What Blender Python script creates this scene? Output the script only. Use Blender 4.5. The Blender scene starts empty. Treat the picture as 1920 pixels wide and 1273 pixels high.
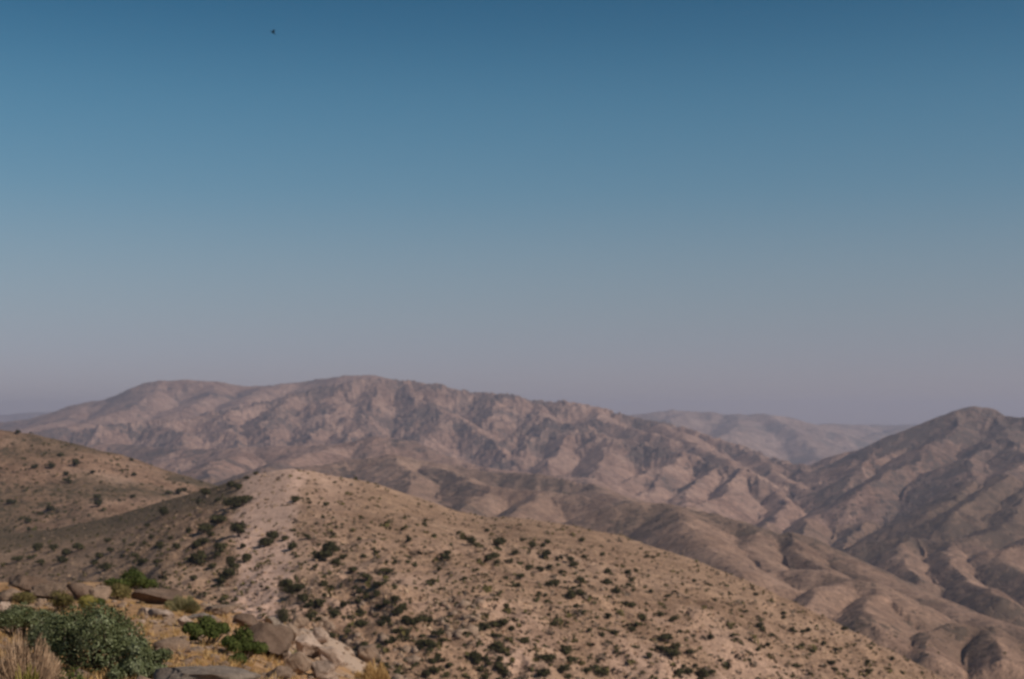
import bpy, math, random
import numpy as np
from mathutils import Vector

# ------------------------------------------------------------------ camera, sky, sun, exposure
SC = bpy.context.scene
COL = SC.collection
F = 2667.0            # focal length in photograph pixels (50 mm on a 36 mm frame, 1920 px wide)
YH = 790.0            # height of the horizon in the photograph
CX = 960.0

cam_d = bpy.data.cameras.new("camera")
cam_d.lens = 50.0
cam_d.sensor_width = 36.0
cam_d.shift_y = (YH - 636.5) / 1920.0
cam_d.clip_start = 0.1
cam_d.clip_end = 60000.0
cam_d.dof.use_dof = True
cam_d.dof.focus_distance = 2.6
cam_d.dof.aperture_fstop = 9.5
cam_o = bpy.data.objects.new("camera", cam_d)
COL.objects.link(cam_o)
cam_o.location = (0, 0, 0)
cam_o.rotation_euler = (math.radians(90), 0, 0)
SC.camera = cam_o

SUN_EL = math.radians(38)
SUN_ROT = math.radians(118)        # clockwise from +Y (the view direction)
world = bpy.data.worlds.new("World")
SC.world = world
world.use_nodes = True
wn = world.node_tree
wn.nodes.clear()
w_out = wn.nodes.new("ShaderNodeOutputWorld")
w_bg = wn.nodes.new("ShaderNodeBackground")
w_sky = wn.nodes.new("ShaderNodeTexSky")
w_sky.sky_type = 'NISHITA'
w_sky.sun_disc = False
w_sky.sun_elevation = SUN_EL
w_sky.sun_rotation = SUN_ROT
w_sky.altitude = 1500
w_sky.air_density = 1.0
w_sky.dust_density = 1.2
w_sky.ozone_density = 1.5
w_tc = wn.nodes.new("ShaderNodeTexCoord")
w_sep = wn.nodes.new("ShaderNodeSeparateXYZ")
w_ramp = wn.nodes.new("ShaderNodeValToRGB")
w_mul = wn.nodes.new("ShaderNodeMix"); w_mul.data_type = 'RGBA'; w_mul.blend_type = 'MULTIPLY'
w_mul.inputs[0].default_value = 1.0
wn.links.new(w_tc.outputs['Generated'], w_sep.inputs[0])
wn.links.new(w_sep.outputs['Z'], w_ramp.inputs[0])
SKY_STOPS = [(0.0, (0.475, 0.408, 0.506)), (0.034, (0.475, 0.408, 0.506)), (0.071, (0.523, 0.468, 0.474)), (0.115, (0.539, 0.543, 0.511)), (0.159, (0.41, 0.556, 0.541)), (0.223, (0.294, 0.562, 0.565)), (0.284, (0.101, 0.373, 0.441)), (1.0, (0.091, 0.337, 0.397))]
cr = w_ramp.color_ramp
cr.interpolation = 'B_SPLINE'
while len(cr.elements) < len(SKY_STOPS):
    cr.elements.new(0.5)
for e, (p, c) in zip(cr.elements, SKY_STOPS):
    e.position = p
    e.color = (*c, 1)
wn.links.new(w_sky.outputs[0], w_mul.inputs[6])
wn.links.new(w_ramp.outputs[0], w_mul.inputs[7])
wn.links.new(w_mul.outputs[2], w_bg.inputs[0])
w_bg.inputs[1].default_value = 0.10
wn.links.new(w_bg.outputs[0], w_out.inputs[0])

sun_d = bpy.data.lights.new("sun", 'SUN')
sun_d.energy = 3.6
sun_d.angle = math.radians(0.5)
sun_d.color = (1.0, 0.87, 0.74)
sun_o = bpy.data.objects.new("sun", sun_d)
COL.objects.link(sun_o)
sv = Vector((math.sin(SUN_ROT) * math.cos(SUN_EL), math.cos(SUN_ROT) * math.cos(SUN_EL), math.sin(SUN_EL)))
sun_o.rotation_euler = sv.to_track_quat('Z', 'Y').to_euler()
sun_o.location = (200, -100, 300)

SC.view_settings.view_transform = 'Standard'
SC.view_settings.look = 'None'
SC.view_settings.gamma = 1
SC.view_settings.exposure = 0.25
SC.view_settings.use_curve_mapping = False
SC.cycles.use_denoising = True
SC.cycles.max_bounces = 5
SC.cycles.diffuse_bounces = 3
SC.cycles.volume_bounces = 1
SC.cycles.transparent_max_bounces = 8
HAZE_DENSITY = 0.0001
HAZE_COLOR = (0.62, 0.655, 0.84)

random.seed(7)
RNG = np.random.default_rng(7)
f4 = np.float32

# ------------------------------------------------------------------ numpy noise
def _hash(ix, iy, seed):
    h = (ix.astype(np.int64) * 374761393 + iy.astype(np.int64) * 668265263 + seed * 974634777) & 0xFFFFFFFF
    h = ((h ^ (h >> 13)) * 1274126177) & 0xFFFFFFFF
    h = h ^ (h >> 16)
    return (h & 0xFFFFFF).astype(f4) / f4(0x1000000)

def vnoise(x, y, seed=0):
    """gradient noise in about -0.7 .. 0.7"""
    ix = np.floor(x); iy = np.floor(y)
    fx = (x - ix).astype(f4); fy = (y - iy).astype(f4)
    ix = ix.astype(np.int64); iy = iy.astype(np.int64)
    ux = fx * fx * fx * (fx * (fx * 6 - 15) + 10)
    uy = fy * fy * fy * (fy * (fy * 6 - 15) + 10)
    def g(dx, dy):
        a = _hash(ix + dx, iy + dy, seed) * f4(2 * math.pi)
        return np.cos(a) * (fx - dx) + np.sin(a) * (fy - dy)
    a = g(0, 0); b = g(1, 0); c = g(0, 1); d = g(1, 1)
    return (a + (b - a) * ux) * (1 - uy) + (c + (d - c) * ux) * uy

def fbm(x, y, octs=4, seed=0, gain=0.5):
    s = 0; a = 1.0
    for o in range(octs):
        s = s + a * vnoise(x * 2 ** o + 17.3 * o, y * 2 ** o - 9.1 * o, seed + o)
        a *= gain
    return s

def gully(x, y, gx, gy, cell, freq, seed):
    """stripes that run down the slope (gx, gy); returns cos, sin and the across-slope direction"""
    m = np.sqrt(gx * gx + gy * gy) + 1e-6
    dx = -gy / m; dy = gx / m
    ix = np.floor(x / cell).astype(np.int64); iy = np.floor(y / cell).astype(np.int64)
    fx = (x / cell - ix).astype(f4); fy = (y / cell - iy).astype(f4)
    C = 0; S = 0; W = 0
    for i in (-1, 0, 1):
        for j in (-1, 0, 1):
            rx = _hash(ix + i, iy + j, seed); ry = _hash(ix + i, iy + j, seed + 91)
            px = fx - i - rx; py = fy - j - ry
            w = np.maximum(np.exp(-2.0 * (px * px + py * py)) - 0.011, 0)
            ph = (px * dx + py * dy) * freq + _hash(ix + i, iy + j, seed + 37) * 1.5
            C = C + np.cos(ph) * w; S = S + np.sin(ph) * w; W = W + w
    C = C / W; S = S / W
    n = np.maximum(np.sqrt(C * C + S * S), 0.45)
    return C / n, S / n, dx, dy

# ------------------------------------------------------------------ terrain grid (azimuth x distance)
az_in = np.arctan((np.arange(-70, 1991, 2.2) - CX) / F)
az_l = np.linspace(-math.pi, az_in[0], 70, endpoint=False)[:]
az_l = np.concatenate([np.linspace(-math.pi, -0.75, 18, endpoint=False), np.linspace(-0.75, az_in[0], 45, endpoint=False)])
az_r = np.concatenate([np.linspace(az_in[-1], 0.75, 46)[1:], np.linspace(0.75, math.pi, 19)[1:]])
AZ = np.concatenate([az_l, az_in, az_r])
def seg(a, b, n): return np.geomspace(a, b, n, endpoint=False)
RR = np.concatenate([seg(0.3, 8.5, 12), seg(8.5, 40, 110), seg(40, 70, 40), seg(70, 185, 22), seg(185, 460, 210),
                     seg(460, 560, 36), seg(560, 850, 95), seg(850, 1250, 60), seg(1250, 2400, 190),
                     seg(2400, 6400, 260), seg(6400, 15500, 110), [15500.0]])
NA, NR = len(AZ), len(RR)
azc = np.clip(AZ, -0.62, 0.62)
U = CX + F * np.tan(azc)                       # photograph column of each azimuth
A2, R2 = np.meshgrid(AZ, RR)                   # rows = distance
X = (R2 * np.sin(A2)); Y = (R2 * np.cos(A2))
Yd = R2 * np.cos(np.meshgrid(azc, RR)[0])      # depth used by the profile lookup
U2 = np.meshgrid(U, RR)[0]

def zy(y, Yk): return -(y - YH) / F * Yk
def tab(us, vs): return np.interp(U, us, vs)

u_k = [-400, 0, 200, 330, 430, 500, 560, 620, 680, 760, 1000, 2400]
A_y = tab(u_k, [1283, 1283, 1283, 1283, 1285, 1288, 1290, 1295, 1300, 1340, 1420, 1450])
B_Y = tab(u_k, [20, 20, 20, 20, 19, 20, 25, 25, 25, 25, 25, 25])
B_y = tab(u_k, [1157, 1157, 1157, 1165, 1190, 1222, 1250, 1266, 1282, 1325, 1390, 1400])
C_Y = tab(u_k, [38, 36, 36, 34, 31, 38, 55, 60, 50, 45, 40, 40])
C_y = tab(u_k, [1098, 1096, 1092, 1112, 1140, 1172, 1190, 1215, 1262, 1310, 1370, 1380])
L_Y = tab([-400, 0, 130, 300, 430, 545, 900, 1200, 1500, 1760, 2400], [520, 520, 500, 470, 440, 420, 420, 400, 360, 330, 300])
L_y = tab([-400, 0, 100, 200, 300, 380, 430, 480, 520, 545, 580, 620, 660, 700, 760, 800, 860, 910, 960, 1000, 1100, 1200, 1290, 1400, 1500, 1600, 1700, 1760, 1900, 2400],
          [1040, 1003, 992, 972, 940, 918, 902, 888, 880, 877, 881, 891, 897, 905, 925, 938, 958, 969, 969, 974, 990, 1018, 1046, 1090, 1138, 1188, 1240, 1272, 1330, 1420])
K_y = tab([-400, 0, 70, 150, 210, 260, 330, 390, 430, 480, 600, 800, 1200, 2400], [800, 804, 812, 830, 850, 862, 886, 905, 917, 935, 990, 1120, 1290, 1400])
near = np.empty((NR, NA))
_gk = np.exp(-0.5 * (np.arange(-150, 151) / 45.0) ** 2); _gk /= _gk.sum()
LZ = zy(L_y, L_Y)
LZs = np.convolve(np.pad(LZ, 150, mode='edge'), _gk, mode='valid')
lr = np.log(RR)
for j in range(NA):
    cy, cz = C_Y[j], zy(C_y[j], C_Y[j])
    ly, lz = L_Y[j], zy(L_y[j], L_Y[j])
    fy_, fz = 200.0, min(zy(1330, 200), LZs[j] - 14)
    mid_z = LZs[j] * 0.55 + fz * 0.45
    ky, kz = 780.0, zy(K_y[j], 780.0)
    vz = min(lz - 12, -46) if U[j] < 520 else min(lz - 0.5 * (600 - ly), -46)
    if U[j] >= 520: kz = min(kz, vz - 50)
    ks = [(0.1, -1.6), (8.0, -1.78), (10.0, zy(A_y[j], 10)), (B_Y[j], zy(B_y[j], B_Y[j])), (cy, cz),
          (cy * 1.06, cz - 0.4), (cy + 42, min(cz - 24, -30)), (150, min(fz - 8, -50)), (fy_, fz), ((fy_ + ly) / 2, mid_z),
          (ly, lz), (ly * 1.03, lz - 0.6), (600.0, vz), (ky, kz), (ky * 1.03, kz - 1.5), (1080.0, min(kz - 95, -130)), (1500.0, -330), (20000, -330)]
    ks = np.array(ks)
    near[:, j] = np.interp(RR * math.cos(azc[j]), ks[:, 0], ks[:, 1])
ks_a = np.exp(-0.5 * (np.arange(-9, 10) / 4.0) ** 2); ks_a /= ks_a.sum()
padn = np.pad(near, ((0, 0), (9, 9)), mode='edge')
soft = sum(ks_a[i] * padn[:, i:i + NA] for i in range(19))
near = np.where(((RR > 40))[:, None], soft, near)
# round the profile a little (in relative distance)
k = np.array([1, 4, 6, 4, 1.0]); k /= k.sum()
for _ in range(3):
    p = np.pad(near, ((2, 2), (0, 0)), mode='edge')
    near = sum(k[i] * p[i:i + NR] for i in range(5))
    near[:4] = -1.6

# ------------------------------------------------------------------ mountain ridges: (column, row, km) along each crest
RIDGES = [
 # far skyline
 (0.30, 60, [(-900, 780, 13), (-300, 777, 13), (0, 777, 13), (60, 772, 13), (120, 770, 13), (260, 776, 13), (700, 780, 13), (1200, 782, 13), (1560, 795, 13), (1900, 792, 13), (2900, 785, 13)]),
 (0.34, 40, [(1060, 790, 8.6), (1150, 783, 8.6), (1200, 775, 8.6), (1250, 767, 8.6), (1290, 770, 8.6), (1330, 771, 8.5), (1380, 775, 8.5), (1430, 775, 8.4), (1478, 781, 8.3), (1515, 798, 8.2), (1560, 793, 9.4), (1640, 797, 9.6), (1700, 797, 9.6), (1780, 802, 9.6), (2100, 790, 9.6)]),
 (0.40, 30, [(1290, 770, 8.5), (1250, 790, 8.0), (1180, 800, 7.6)]),
 (0.42, 30, [(1380, 776, 8.4), (1390, 800, 7.7), (1340, 822, 7.0)]),
 (0.42, 30, [(1440, 777, 8.3), (1480, 800, 7.9), (1510, 825, 7.4), (1540, 858, 6.8)]),
 (0.42, 30, [(1560, 794, 9.2), (1570, 815, 8.3), (1560, 845, 7.6)]),
 (0.42, 30, [(1700, 798, 9.4), (1640, 815, 8.6), (1590, 840, 7.8)]),
 # back smooth mountain on the left
 (0.42, 40, [(-500, 790, 6.2), (-200, 796, 6.2), (0, 790, 6.2), (60, 784, 6.2), (110, 768, 6.2), (165, 752, 6.1), (220, 746, 6.1), (260, 728, 6.1), (300, 714, 6.1), (350, 711, 6.1), (395, 715, 6.1), (435, 721, 6.1), (490, 723, 6.1), (540, 718, 6.0), (600, 710, 6.0), (650, 704, 5.9), (700, 703, 5.9), (760, 712, 5.9)]),
 (0.45, 40, [(165, 752, 6.1), (130, 785, 5.6), (60, 800, 5.2)]),
 (0.45, 40, [(300, 715, 6.1), (250, 760, 5.5), (170, 790, 5.0), (100, 800, 4.7)]),
 (0.45, 40, [(400, 717, 6.1), (390, 745, 5.7), (330, 772, 5.3)]),
 (0.45, 40, [(500, 724, 6.0), (480, 740, 5.6), (440, 760, 5.3)]),
 # rough main mountain
 (0.50, 25, [(150, 806, 4.4), (190, 797, 4.4), (260, 792, 4.5), (330, 787, 4.6), (380, 778, 4.7), (440, 764, 4.8), (500, 750, 4.9), (560, 734, 4.9), (620, 721, 4.9), (690, 710, 4.9), (730, 711, 4.9), (780, 715, 4.9), (825, 720, 4.8), (850, 731, 4.8), (900, 734, 4.8), (950, 739, 4.7), (1000, 751, 4.7), (1055, 751, 4.6), (1110, 764, 4.6), (1160, 774, 4.5), (1230, 789, 4.4), (1290, 806, 4.3), (1340, 820, 4.2), (1400, 846, 4.0), (1450, 864, 3.8), (1500, 874, 3.5), (1560, 886, 3.2), (1620, 908, 2.9), (1700, 940, 2.6)]),
 (0.55, 15, [(300, 789, 4.6), (340, 812, 4.2), (330, 835, 3.8)]),
 (0.55, 15, [(440, 765, 4.8), (420, 795, 4.4), (440, 825, 4.0)]),
 (0.55, 15, [(560, 735, 4.9), (520, 770, 4.5), (500, 800, 4.2), (510, 832, 3.9)]),
 (0.55, 15, [(630, 722, 4.9), (625, 765, 4.5), (600, 800, 4.2), (560, 838, 3.8)]),
 (0.55, 15, [(700, 712, 4.9), (700, 750, 4.6), (690, 790, 4.3), (650, 815, 4.0)]),
 (0.50, 15, [(625, 768, 4.45), (680, 800, 4.2), (720, 818, 4.0)]),
 (0.55, 15, [(750, 715, 4.9), (780, 745, 4.6), (840, 772, 4.3), (880, 800, 4.1), (923, 827, 3.9), (950, 855, 3.75), (985, 882, 3.6)]),
 (0.55, 15, [(840, 773, 4.3), (810, 800, 4.1), (795, 830, 3.9)]),
 (0.55, 15, [(905, 735, 4.8), (930, 765, 4.5), (925, 800, 4.2)]),
 (0.60, 10, [(1000, 752, 4.7), (1010, 775, 4.4), (1040, 788, 4.1), (1090, 800, 3.95), (1140, 816, 3.8), (1200, 832, 3.65), (1273, 848, 3.5), (1340, 872, 3.3), (1400, 878, 3.15), (1440, 900, 3.0)]),
 (0.62, 8, [(1040, 789, 4.1), (1010, 820, 3.95), (985, 845, 3.8), (960, 865, 3.7)]),
 (0.62, 8, [(1010, 777, 4.35), (970, 810, 4.15), (940, 838, 3.95)]),
 (0.62, 8, [(1090, 801, 3.95), (1060, 835, 3.75), (1030, 870, 3.5)]),
 (0.62, 8, [(1150, 820, 3.75), (1140, 850, 3.55), (1120, 885, 3.3)]),
 (0.55, 10, [(1110, 766, 4.55), (1130, 785, 4.3), (1190, 800, 4.15), (1260, 820, 3.95)]),
 (0.55, 10, [(1230, 790, 4.4), (1270, 810, 4.1), (1310, 835, 3.8), (1350, 860, 3.5)]),
 (0.62, 8, [(1273, 849, 3.5), (1240, 872, 3.3), (1190, 893, 3.1), (1135, 914, 2.9)]),
 (0.62, 8, [(1240, 873, 3.3), (1230, 900, 3.1), (1190, 935, 2.8)]),
 (0.62, 8, [(1340, 873, 3.3), (1310, 895, 3.1), (1280, 918, 2.9)]),
 (0.62, 8, [(1400, 880, 3.1), (1370, 905, 2.95), (1345, 930, 2.75), (1300, 950, 2.5)]),
 (0.50, 10, [(1400, 848, 4.0), (1440, 875, 3.5), (1480, 902, 3.1), (1560, 930, 2.8), (1640, 953, 2.6), (1700, 984, 2.4), (1780, 1018, 2.2), (1860, 1048, 2.0), (1960, 1080, 1.85)]),
 (0.62, 8, [(1480, 903, 3.1), (1460, 940, 2.8), (1450, 985, 2.5)]),
 (0.62, 8, [(1560, 931, 2.8), (1540, 960, 2.6), (1500, 1000, 2.3)]),
 (0.65, 6, [(1640, 955, 2.6), (1620, 980, 2.45), (1590, 1010, 2.25), (1575, 1030, 2.1)]),
 (0.62, 8, [(1500, 875, 3.45), (1540, 890, 3.2), (1530, 915, 3.0)]),
 (0.62, 8, [(1560, 888, 3.2), (1590, 905, 3.0), (1580, 925, 2.9)]),
 # middle smooth hills left of the centre
 (0.42, 25, [(200, 830, 3.6), (280, 838, 3.5), (380, 842, 3.3), (460, 838, 3.2), (540, 836, 3.1), (640, 832, 3.0), (700, 819, 3.0), (755, 824, 3.0), (800, 842, 2.95), (860, 862, 2.9), (960, 884, 2.8), (1080, 896, 2.75), (1180, 935, 2.5)]),
 (0.45, 20, [(640, 833, 3.0), (560, 858, 2.7), (470, 885, 2.4)]),
 (0.45, 20, [(460, 839, 3.2), (400, 865, 2.8), (380, 890, 2.5)]),
 (0.42, 20, [(480, 900, 2.3), (560, 880, 2.3), (650, 864, 2.4), (720, 852, 2.4), (800, 866, 2.4), (900, 882, 2.35), (1000, 888, 2.3), (1090, 908, 2.2), (1170, 940, 2.0)]),
 (0.50, 12, [(720, 853, 2.4), (760, 885, 2.15), (770, 915, 1.95), (740, 950, 1.7)]),
 (0.45, 12, [(800, 868, 2.4), (860, 896, 2.1), (930, 912, 1.95), (1000, 920, 1.9), (1080, 930, 1.85), (1160, 950, 1.75)]),
 (0.60, 8, [(930, 913, 1.95), (890, 940, 1.8), (860, 965, 1.6)]),
 (0.60, 8, [(1010, 921, 1.9), (985, 945, 1.75), (950, 975, 1.55)]),
 # dome and the ridges before it
 (0.40, 20, [(1060, 1005, 1.5), (1090, 988, 1.5), (1120, 965, 1.5), (1160, 948, 1.5), (1200, 942, 1.5), (1245, 945, 1.5), (1300, 958, 1.48), (1350, 972, 1.45), (1400, 994, 1.42), (1435, 1008, 1.4), (1470, 1001, 1.4), (1510, 1017, 1.38), (1545, 1040, 1.34), (1600, 1066, 1.28), (1660, 1098, 1.2), (1740, 1125, 1.12), (1810, 1152, 1.06), (1900, 1185, 1.0), (2000, 1215, .95)]),
 (0.45, 12, [(1250, 946, 1.5), (1280, 985, 1.3), (1330, 1030, 1.12), (1400, 1070, 1.0)]),
 (0.45, 12, [(1400, 995, 1.42), (1400, 1035, 1.25), (1450, 1065, 1.12), (1530, 1068, 1.08), (1590, 1085, 1.04), (1640, 1105, 1.0), (1690, 1135, .95)]),
 (0.55, 8, [(1470, 1002, 1.4), (1500, 1040, 1.28), (1560, 1066, 1.15)]),
 (0.62, 6, [(1590, 1086, 1.04), (1545, 1100, .97), (1525, 1130, .9)]),
 (0.45, 12, [(1565, 1052, 2.0), (1600, 1028, 1.95), (1640, 1014, 1.9), (1700, 1007, 1.88), (1760, 1011, 1.85), (1840, 1030, 1.75), (1900, 1062, 1.6), (1980, 1100, 1.45)]),
 (0.60, 8, [(1700, 1008, 1.88), (1690, 1045, 1.65), (1720, 1085, 1.45)]),
 (0.60, 8, [(1780, 1015, 1.83), (1780, 1055, 1.6), (1820, 1095, 1.4), (1880, 1120, 1.25)]),
 (0.62, 6, [(1690, 1210, .80), (1730, 1188, .82), (1790, 1170, .84), (1850, 1178, .84), (1900, 1200, .82), (1990, 1230, .8)]),
 (0.62, 6, [(1850, 1179, .84), (1880, 1220, .76), (1860, 1275, .66)]),
 (0.62, 6, [(1745, 1183, .83), (1735, 1225, .74), (1760, 1275, .66)]),
 (0.55, 6, [(1640, 1106, 1.0), (1620, 1140, .88), (1640, 1175, .78)]),
 # right-hand mountain
 (0.48, 18, [(1490, 884, 3.7), (1540, 864, 3.6), (1600, 846, 3.5), (1680, 829, 3.4), (1735, 808, 3.3), (1765, 786, 3.22), (1795, 769, 3.2), (1826, 763, 3.2), (1856, 766, 3.2), (1884, 779, 3.15), (1925, 782, 3.1), (1990, 772, 3.1), (2150, 790, 3.1), (2500, 820, 3.1)]),
 (0.55, 10, [(1800, 772, 3.2), (1790, 800, 3.05), (1750, 838, 2.9), (1690, 872, 2.75), (1640, 905, 2.6)]),
 (0.55, 10, [(1740, 800, 3.3), (1700, 835, 3.1), (1640, 865, 2.95), (1590, 890, 2.85)]),
 (0.55, 10, [(1870, 773, 3.2), (1880, 808, 2.95), (1850, 835, 2.8), (1800, 862, 2.65), (1830, 895, 2.45), (1780, 930, 2.3), (1740, 955, 2.2)]),
 (0.55, 10, [(1880, 808, 2.95), (1905, 850, 2.6), (1890, 890, 2.4), (1840, 925, 2.2), (1790, 955, 2.05)]),
 (0.55, 10, [(1990, 780, 3.1), (1990, 850, 2.6), (1950, 905, 2.3), (1900, 950, 2.05), (1860, 990, 1.9), (1800, 1010, 1.85)]),
 (0.55, 10, [(2060, 880, 2.3), (2000, 960, 1.95), (1930, 1005, 1.75), (1880, 1030, 1.7)]),
]

print('grid', NR, NA)
i0 = int(np.searchsorted(RR, 560))
x_m = X[i0:]; y_m = Y[i0:]; r_m = R2[i0:]
wx = x_m + fbm(x_m / 260, y_m / 260, 3, 11) * 34 * np.minimum(r_m / 3500, 1.4)
wy = y_m + fbm(x_m / 260, y_m / 260, 3, 21) * 60 * np.minimum(r_m / 3500, 1.4)
wx = wx.astype(f4); wy = wy.astype(f4)
mtn = np.full(x_m.shape, -330.0, f4)
hit = np.full(x_m.shape, -1, np.int16)
RRm = RR[i0:]
MAIN = set(range(12, 41))
for ri, (sl, rnd, pts) in enumerate(RIDGES):
    if pts[0][2] < 2.05: rnd = rnd * 1.5; sl = sl * 1.3
    P = [((u - CX) / F * km * 1000, km * 1000, zy(y, km * 1000)) for u, y, km in pts]
    for (ax, ay, az_), (bx, by, bz) in zip(P[:-1], P[1:]):
        reach = (max(az_, bz) + 330) / sl + rnd
        rmin = min(math.hypot(ax, ay), math.hypot(bx, by)) - reach
        rmax = max(math.hypot(ax, ay), math.hypot(bx, by)) + reach
        aa = sorted((math.atan2(ax, ay), math.atan2(bx, by)))
        da = math.asin(min(0.95, reach / max(math.hypot(ax, ay), math.hypot(bx, by), reach * 1.06)))
        r0, r1 = np.searchsorted(RRm, [rmin, rmax]); c0, c1 = np.searchsorted(AZ, [aa[0] - da, aa[1] + da])
        if r1 <= r0 or c1 <= c0: continue
        s = (slice(r0, r1), slice(c0, c1))
        ex, ey = bx - ax, by - ay
        t = np.clip(((wx[s] - ax) * ex + (wy[s] - ay) * ey) / (ex * ex + ey * ey), 0, 1)
        d = np.hypot(wx[s] - ax - t * ex, wy[s] - ay - t * ey)
        h = az_ + (bz - az_) * t - sl * (np.sqrt(d * d + rnd * rnd) - rnd)
        cur = mtn[s]
        win = h > cur
        kk = np.clip(r_m[s] / 300, 3, 14).astype(f4)                                            # smooth maximum
        dd = np.abs(h - cur)
        mtn[s] = np.maximum(h, cur) + np.maximum(kk - dd, 0) ** 2 / (4 * kk) * 0.6
        hs = hit[s]; hs[win] = ri; hit[s] = hs
mtn = mtn - np.clip((720 - y_m) / 100, 0, 1) * 400
base = near.copy()
is_m = np.zeros(base.shape, bool)
is_m[i0:] = mtn > near[i0:]
base[i0:] = np.maximum(mtn, near[i0:])
ridge_id = np.full(base.shape, -1, np.int16); ridge_id[i0:] = hit

def grads(h):
    hr = np.gradient(h, RR, axis=0)
    ha = np.gradient(h, AZ, axis=1) / np.maximum(R2, 1)
    sa, ca = np.sin(A2), np.cos(A2)
    return (hr * sa + ha * ca).astype(f4), (hr * ca - ha * sa).astype(f4)

rough = np.clip(is_m & (ridge_id >= 12) & (ridge_id <= 24), 0, 1).astype(f4)
def blur(a, n):
    for _ in range(n):
        a = (np.roll(a, 1, 0) + np.roll(a, -1, 0) + np.roll(a, 1, 1) + np.roll(a, -1, 1) + a) / 5
    return a
rough = blur(rough, 12)

# gullies cut down the slopes, coarse to fine
H = base.astype(f4)
gx, gy = grads(base)
m = slice(i0, None)
big = np.clip((R2 - 600) / 500, 0, 1).astype(f4)
amp0 = 1.0
CR = 0
for o, (cell, amp, lo) in enumerate([(260, 7.5, 900), (125, 6.2, 560), (56, 3.2, 560), (27, 1.8, 560)]):
    c, s, dx, dy = gully(X[m].astype(f4), Y[m].astype(f4), gx[m], gy[m], cell, 5.6, 100 + o)
    slope = np.sqrt(gx[m] ** 2 + gy[m] ** 2)
    mask = np.clip(slope / 0.45, 0, 1) * (1.0 if o else np.clip((R2[m] - 900) / 600, 0, 1))
    mask = mask * np.where(is_m[m], 1.0, 0.28) * (1 + 0.25 * rough[m]) * np.clip(0.55 + (R2[m] - 1500) / 2000, 0.55, 0.95)
    if o >= 2: mask = mask * (0.55 + 0.9 * np.clip(0.5 + fbm(X[m] / 420, Y[m] / 420, 2, 300 + o), 0, 1))
    H[m] += amp * (c * 0.5 - 0.12) * mask
    g_amp = amp * 0.5 * mask * 5.6 / cell
    gx[m] += -s * dx * g_amp * 0.8; gy[m] += -s * dy * g_amp * 0.8
    CR = CR + c * mask * (0.5 ** o)
crease = np.zeros(H.shape, f4); crease[m] = CR
# broken rock on the rough mountain and fine relief everywhere beyond the near hill
n1 = np.abs(fbm(X[m] / 48, Y[m] / 48, 4, 41, 0.65)); H[m] += ((rough[m] * 0.9 + 0.12) * (n1 * 14 - 3.5)).astype(f4)
H[m] += (fbm(X[m] / 24, Y[m] / 24, 3, 47) * 2.2 * np.clip(R2[m] / 2500, 0.25, 1)).astype(f4)

# near hill: shallow gullies and rocky knobs
n = slice(int(np.searchsorted(RR, 150)), i0)
def soften(a, n_):
    for _ in range(n_):
        p_ = np.pad(a, 1, mode='edge')
        a = (p_[1:-1, 1:-1] * 2 + p_[:-2, 1:-1] + p_[2:, 1:-1] + p_[1:-1, :-2] + p_[1:-1, 2:]) / 6
    return a
gx2 = np.zeros_like(gx); gy2 = np.zeros_like(gy)
bx_, by_ = grads(base)
n_pad = slice(n.start, min(n.stop, NR))
gx2[n_pad] = soften(bx_[n_pad], 60); gy2[n_pad] = soften(by_[n_pad], 60)
fade = np.clip(np.abs(Yd[n] - np.meshgrid(L_Y, RR[n])[0]) / 60, 0.2, 1)
bare = np.clip(1 - np.exp(-((U2[n] - 510) / 70) ** 2) * np.clip((Yd[n] - 250) / 60, 0, 1) * 0.9, 0, 1)
def ridged(x, y, o, sd):
    t_ = 0; a_ = 1.0
    for k_ in range(o):
        t_ = t_ + a_ * (0.5 - 2 * np.abs(vnoise(x * 2 ** k_ + 3.7 * k_, y * 2 ** k_, sd + k_))); a_ *= 0.5
    return t_
wx_ = X[n] + fbm(X[n] / 40, Y[n] / 40, 3, 61) * 26; wy_ = Y[n] + fbm(X[n] / 40, Y[n] / 40, 3, 65) * 26
ca_, sa_ = math.cos(0.5), math.sin(0.5)
g1 = ridged((wx_ * ca_ - wy_ * sa_) / 62, (wx_ * sa_ + wy_ * ca_) / 150, 4, 401)
g2 = ridged((wx_ * ca_ + wy_ * sa_) / 40, (-wx_ * sa_ + wy_ * ca_) / 110, 4, 411)
low = np.clip((380 - Yd[n]) / 110, 0.15, 1)
H[n] += ((g1 * 3.2 + g2 * 3.6 * low) * fade * bare * low ** 0.5 * np.clip(1.5 - np.abs(U2[n] - 900) / 1300, .5, 1)).astype(f4)
kn = fbm(X[n] / 9, Y[n] / 9, 4, 71, 0.6)
patch = np.clip(fbm(X[n] / 60, Y[n] / 60, 2, 75) * 2 + 0.4 + (330 - Yd[n]) / 160, 0.1, 1) * bare
H[n] += (kn * 1.5 * patch).astype(f4)
# a few traced features of the near hill: smooth spur below the peak, small dips
# knoll under the camera
q = slice(0, n.start)
kf = np.clip(R2[q] / 8, 0, 1) * np.clip((140 - R2[q]) / 60, 0, 1)
H[q] += (fbm(X[q] / 3.2, Y[q] / 3.2, 4, 81) * 0.16 * kf + fbm(X[q] / 14, Y[q] / 14, 2, 85) * 0.25 * kf * np.clip((R2[q] - 12) / 20, 0, 1)).astype(f4)
cliff = np.clip((Yd[q] - 36) / 20, 0, 1)
H[q] += (np.abs(fbm(X[q] / 7, Y[q] / 7, 4, 91, .6)) * 1.6 * cliff * kf).astype(f4)

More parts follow.
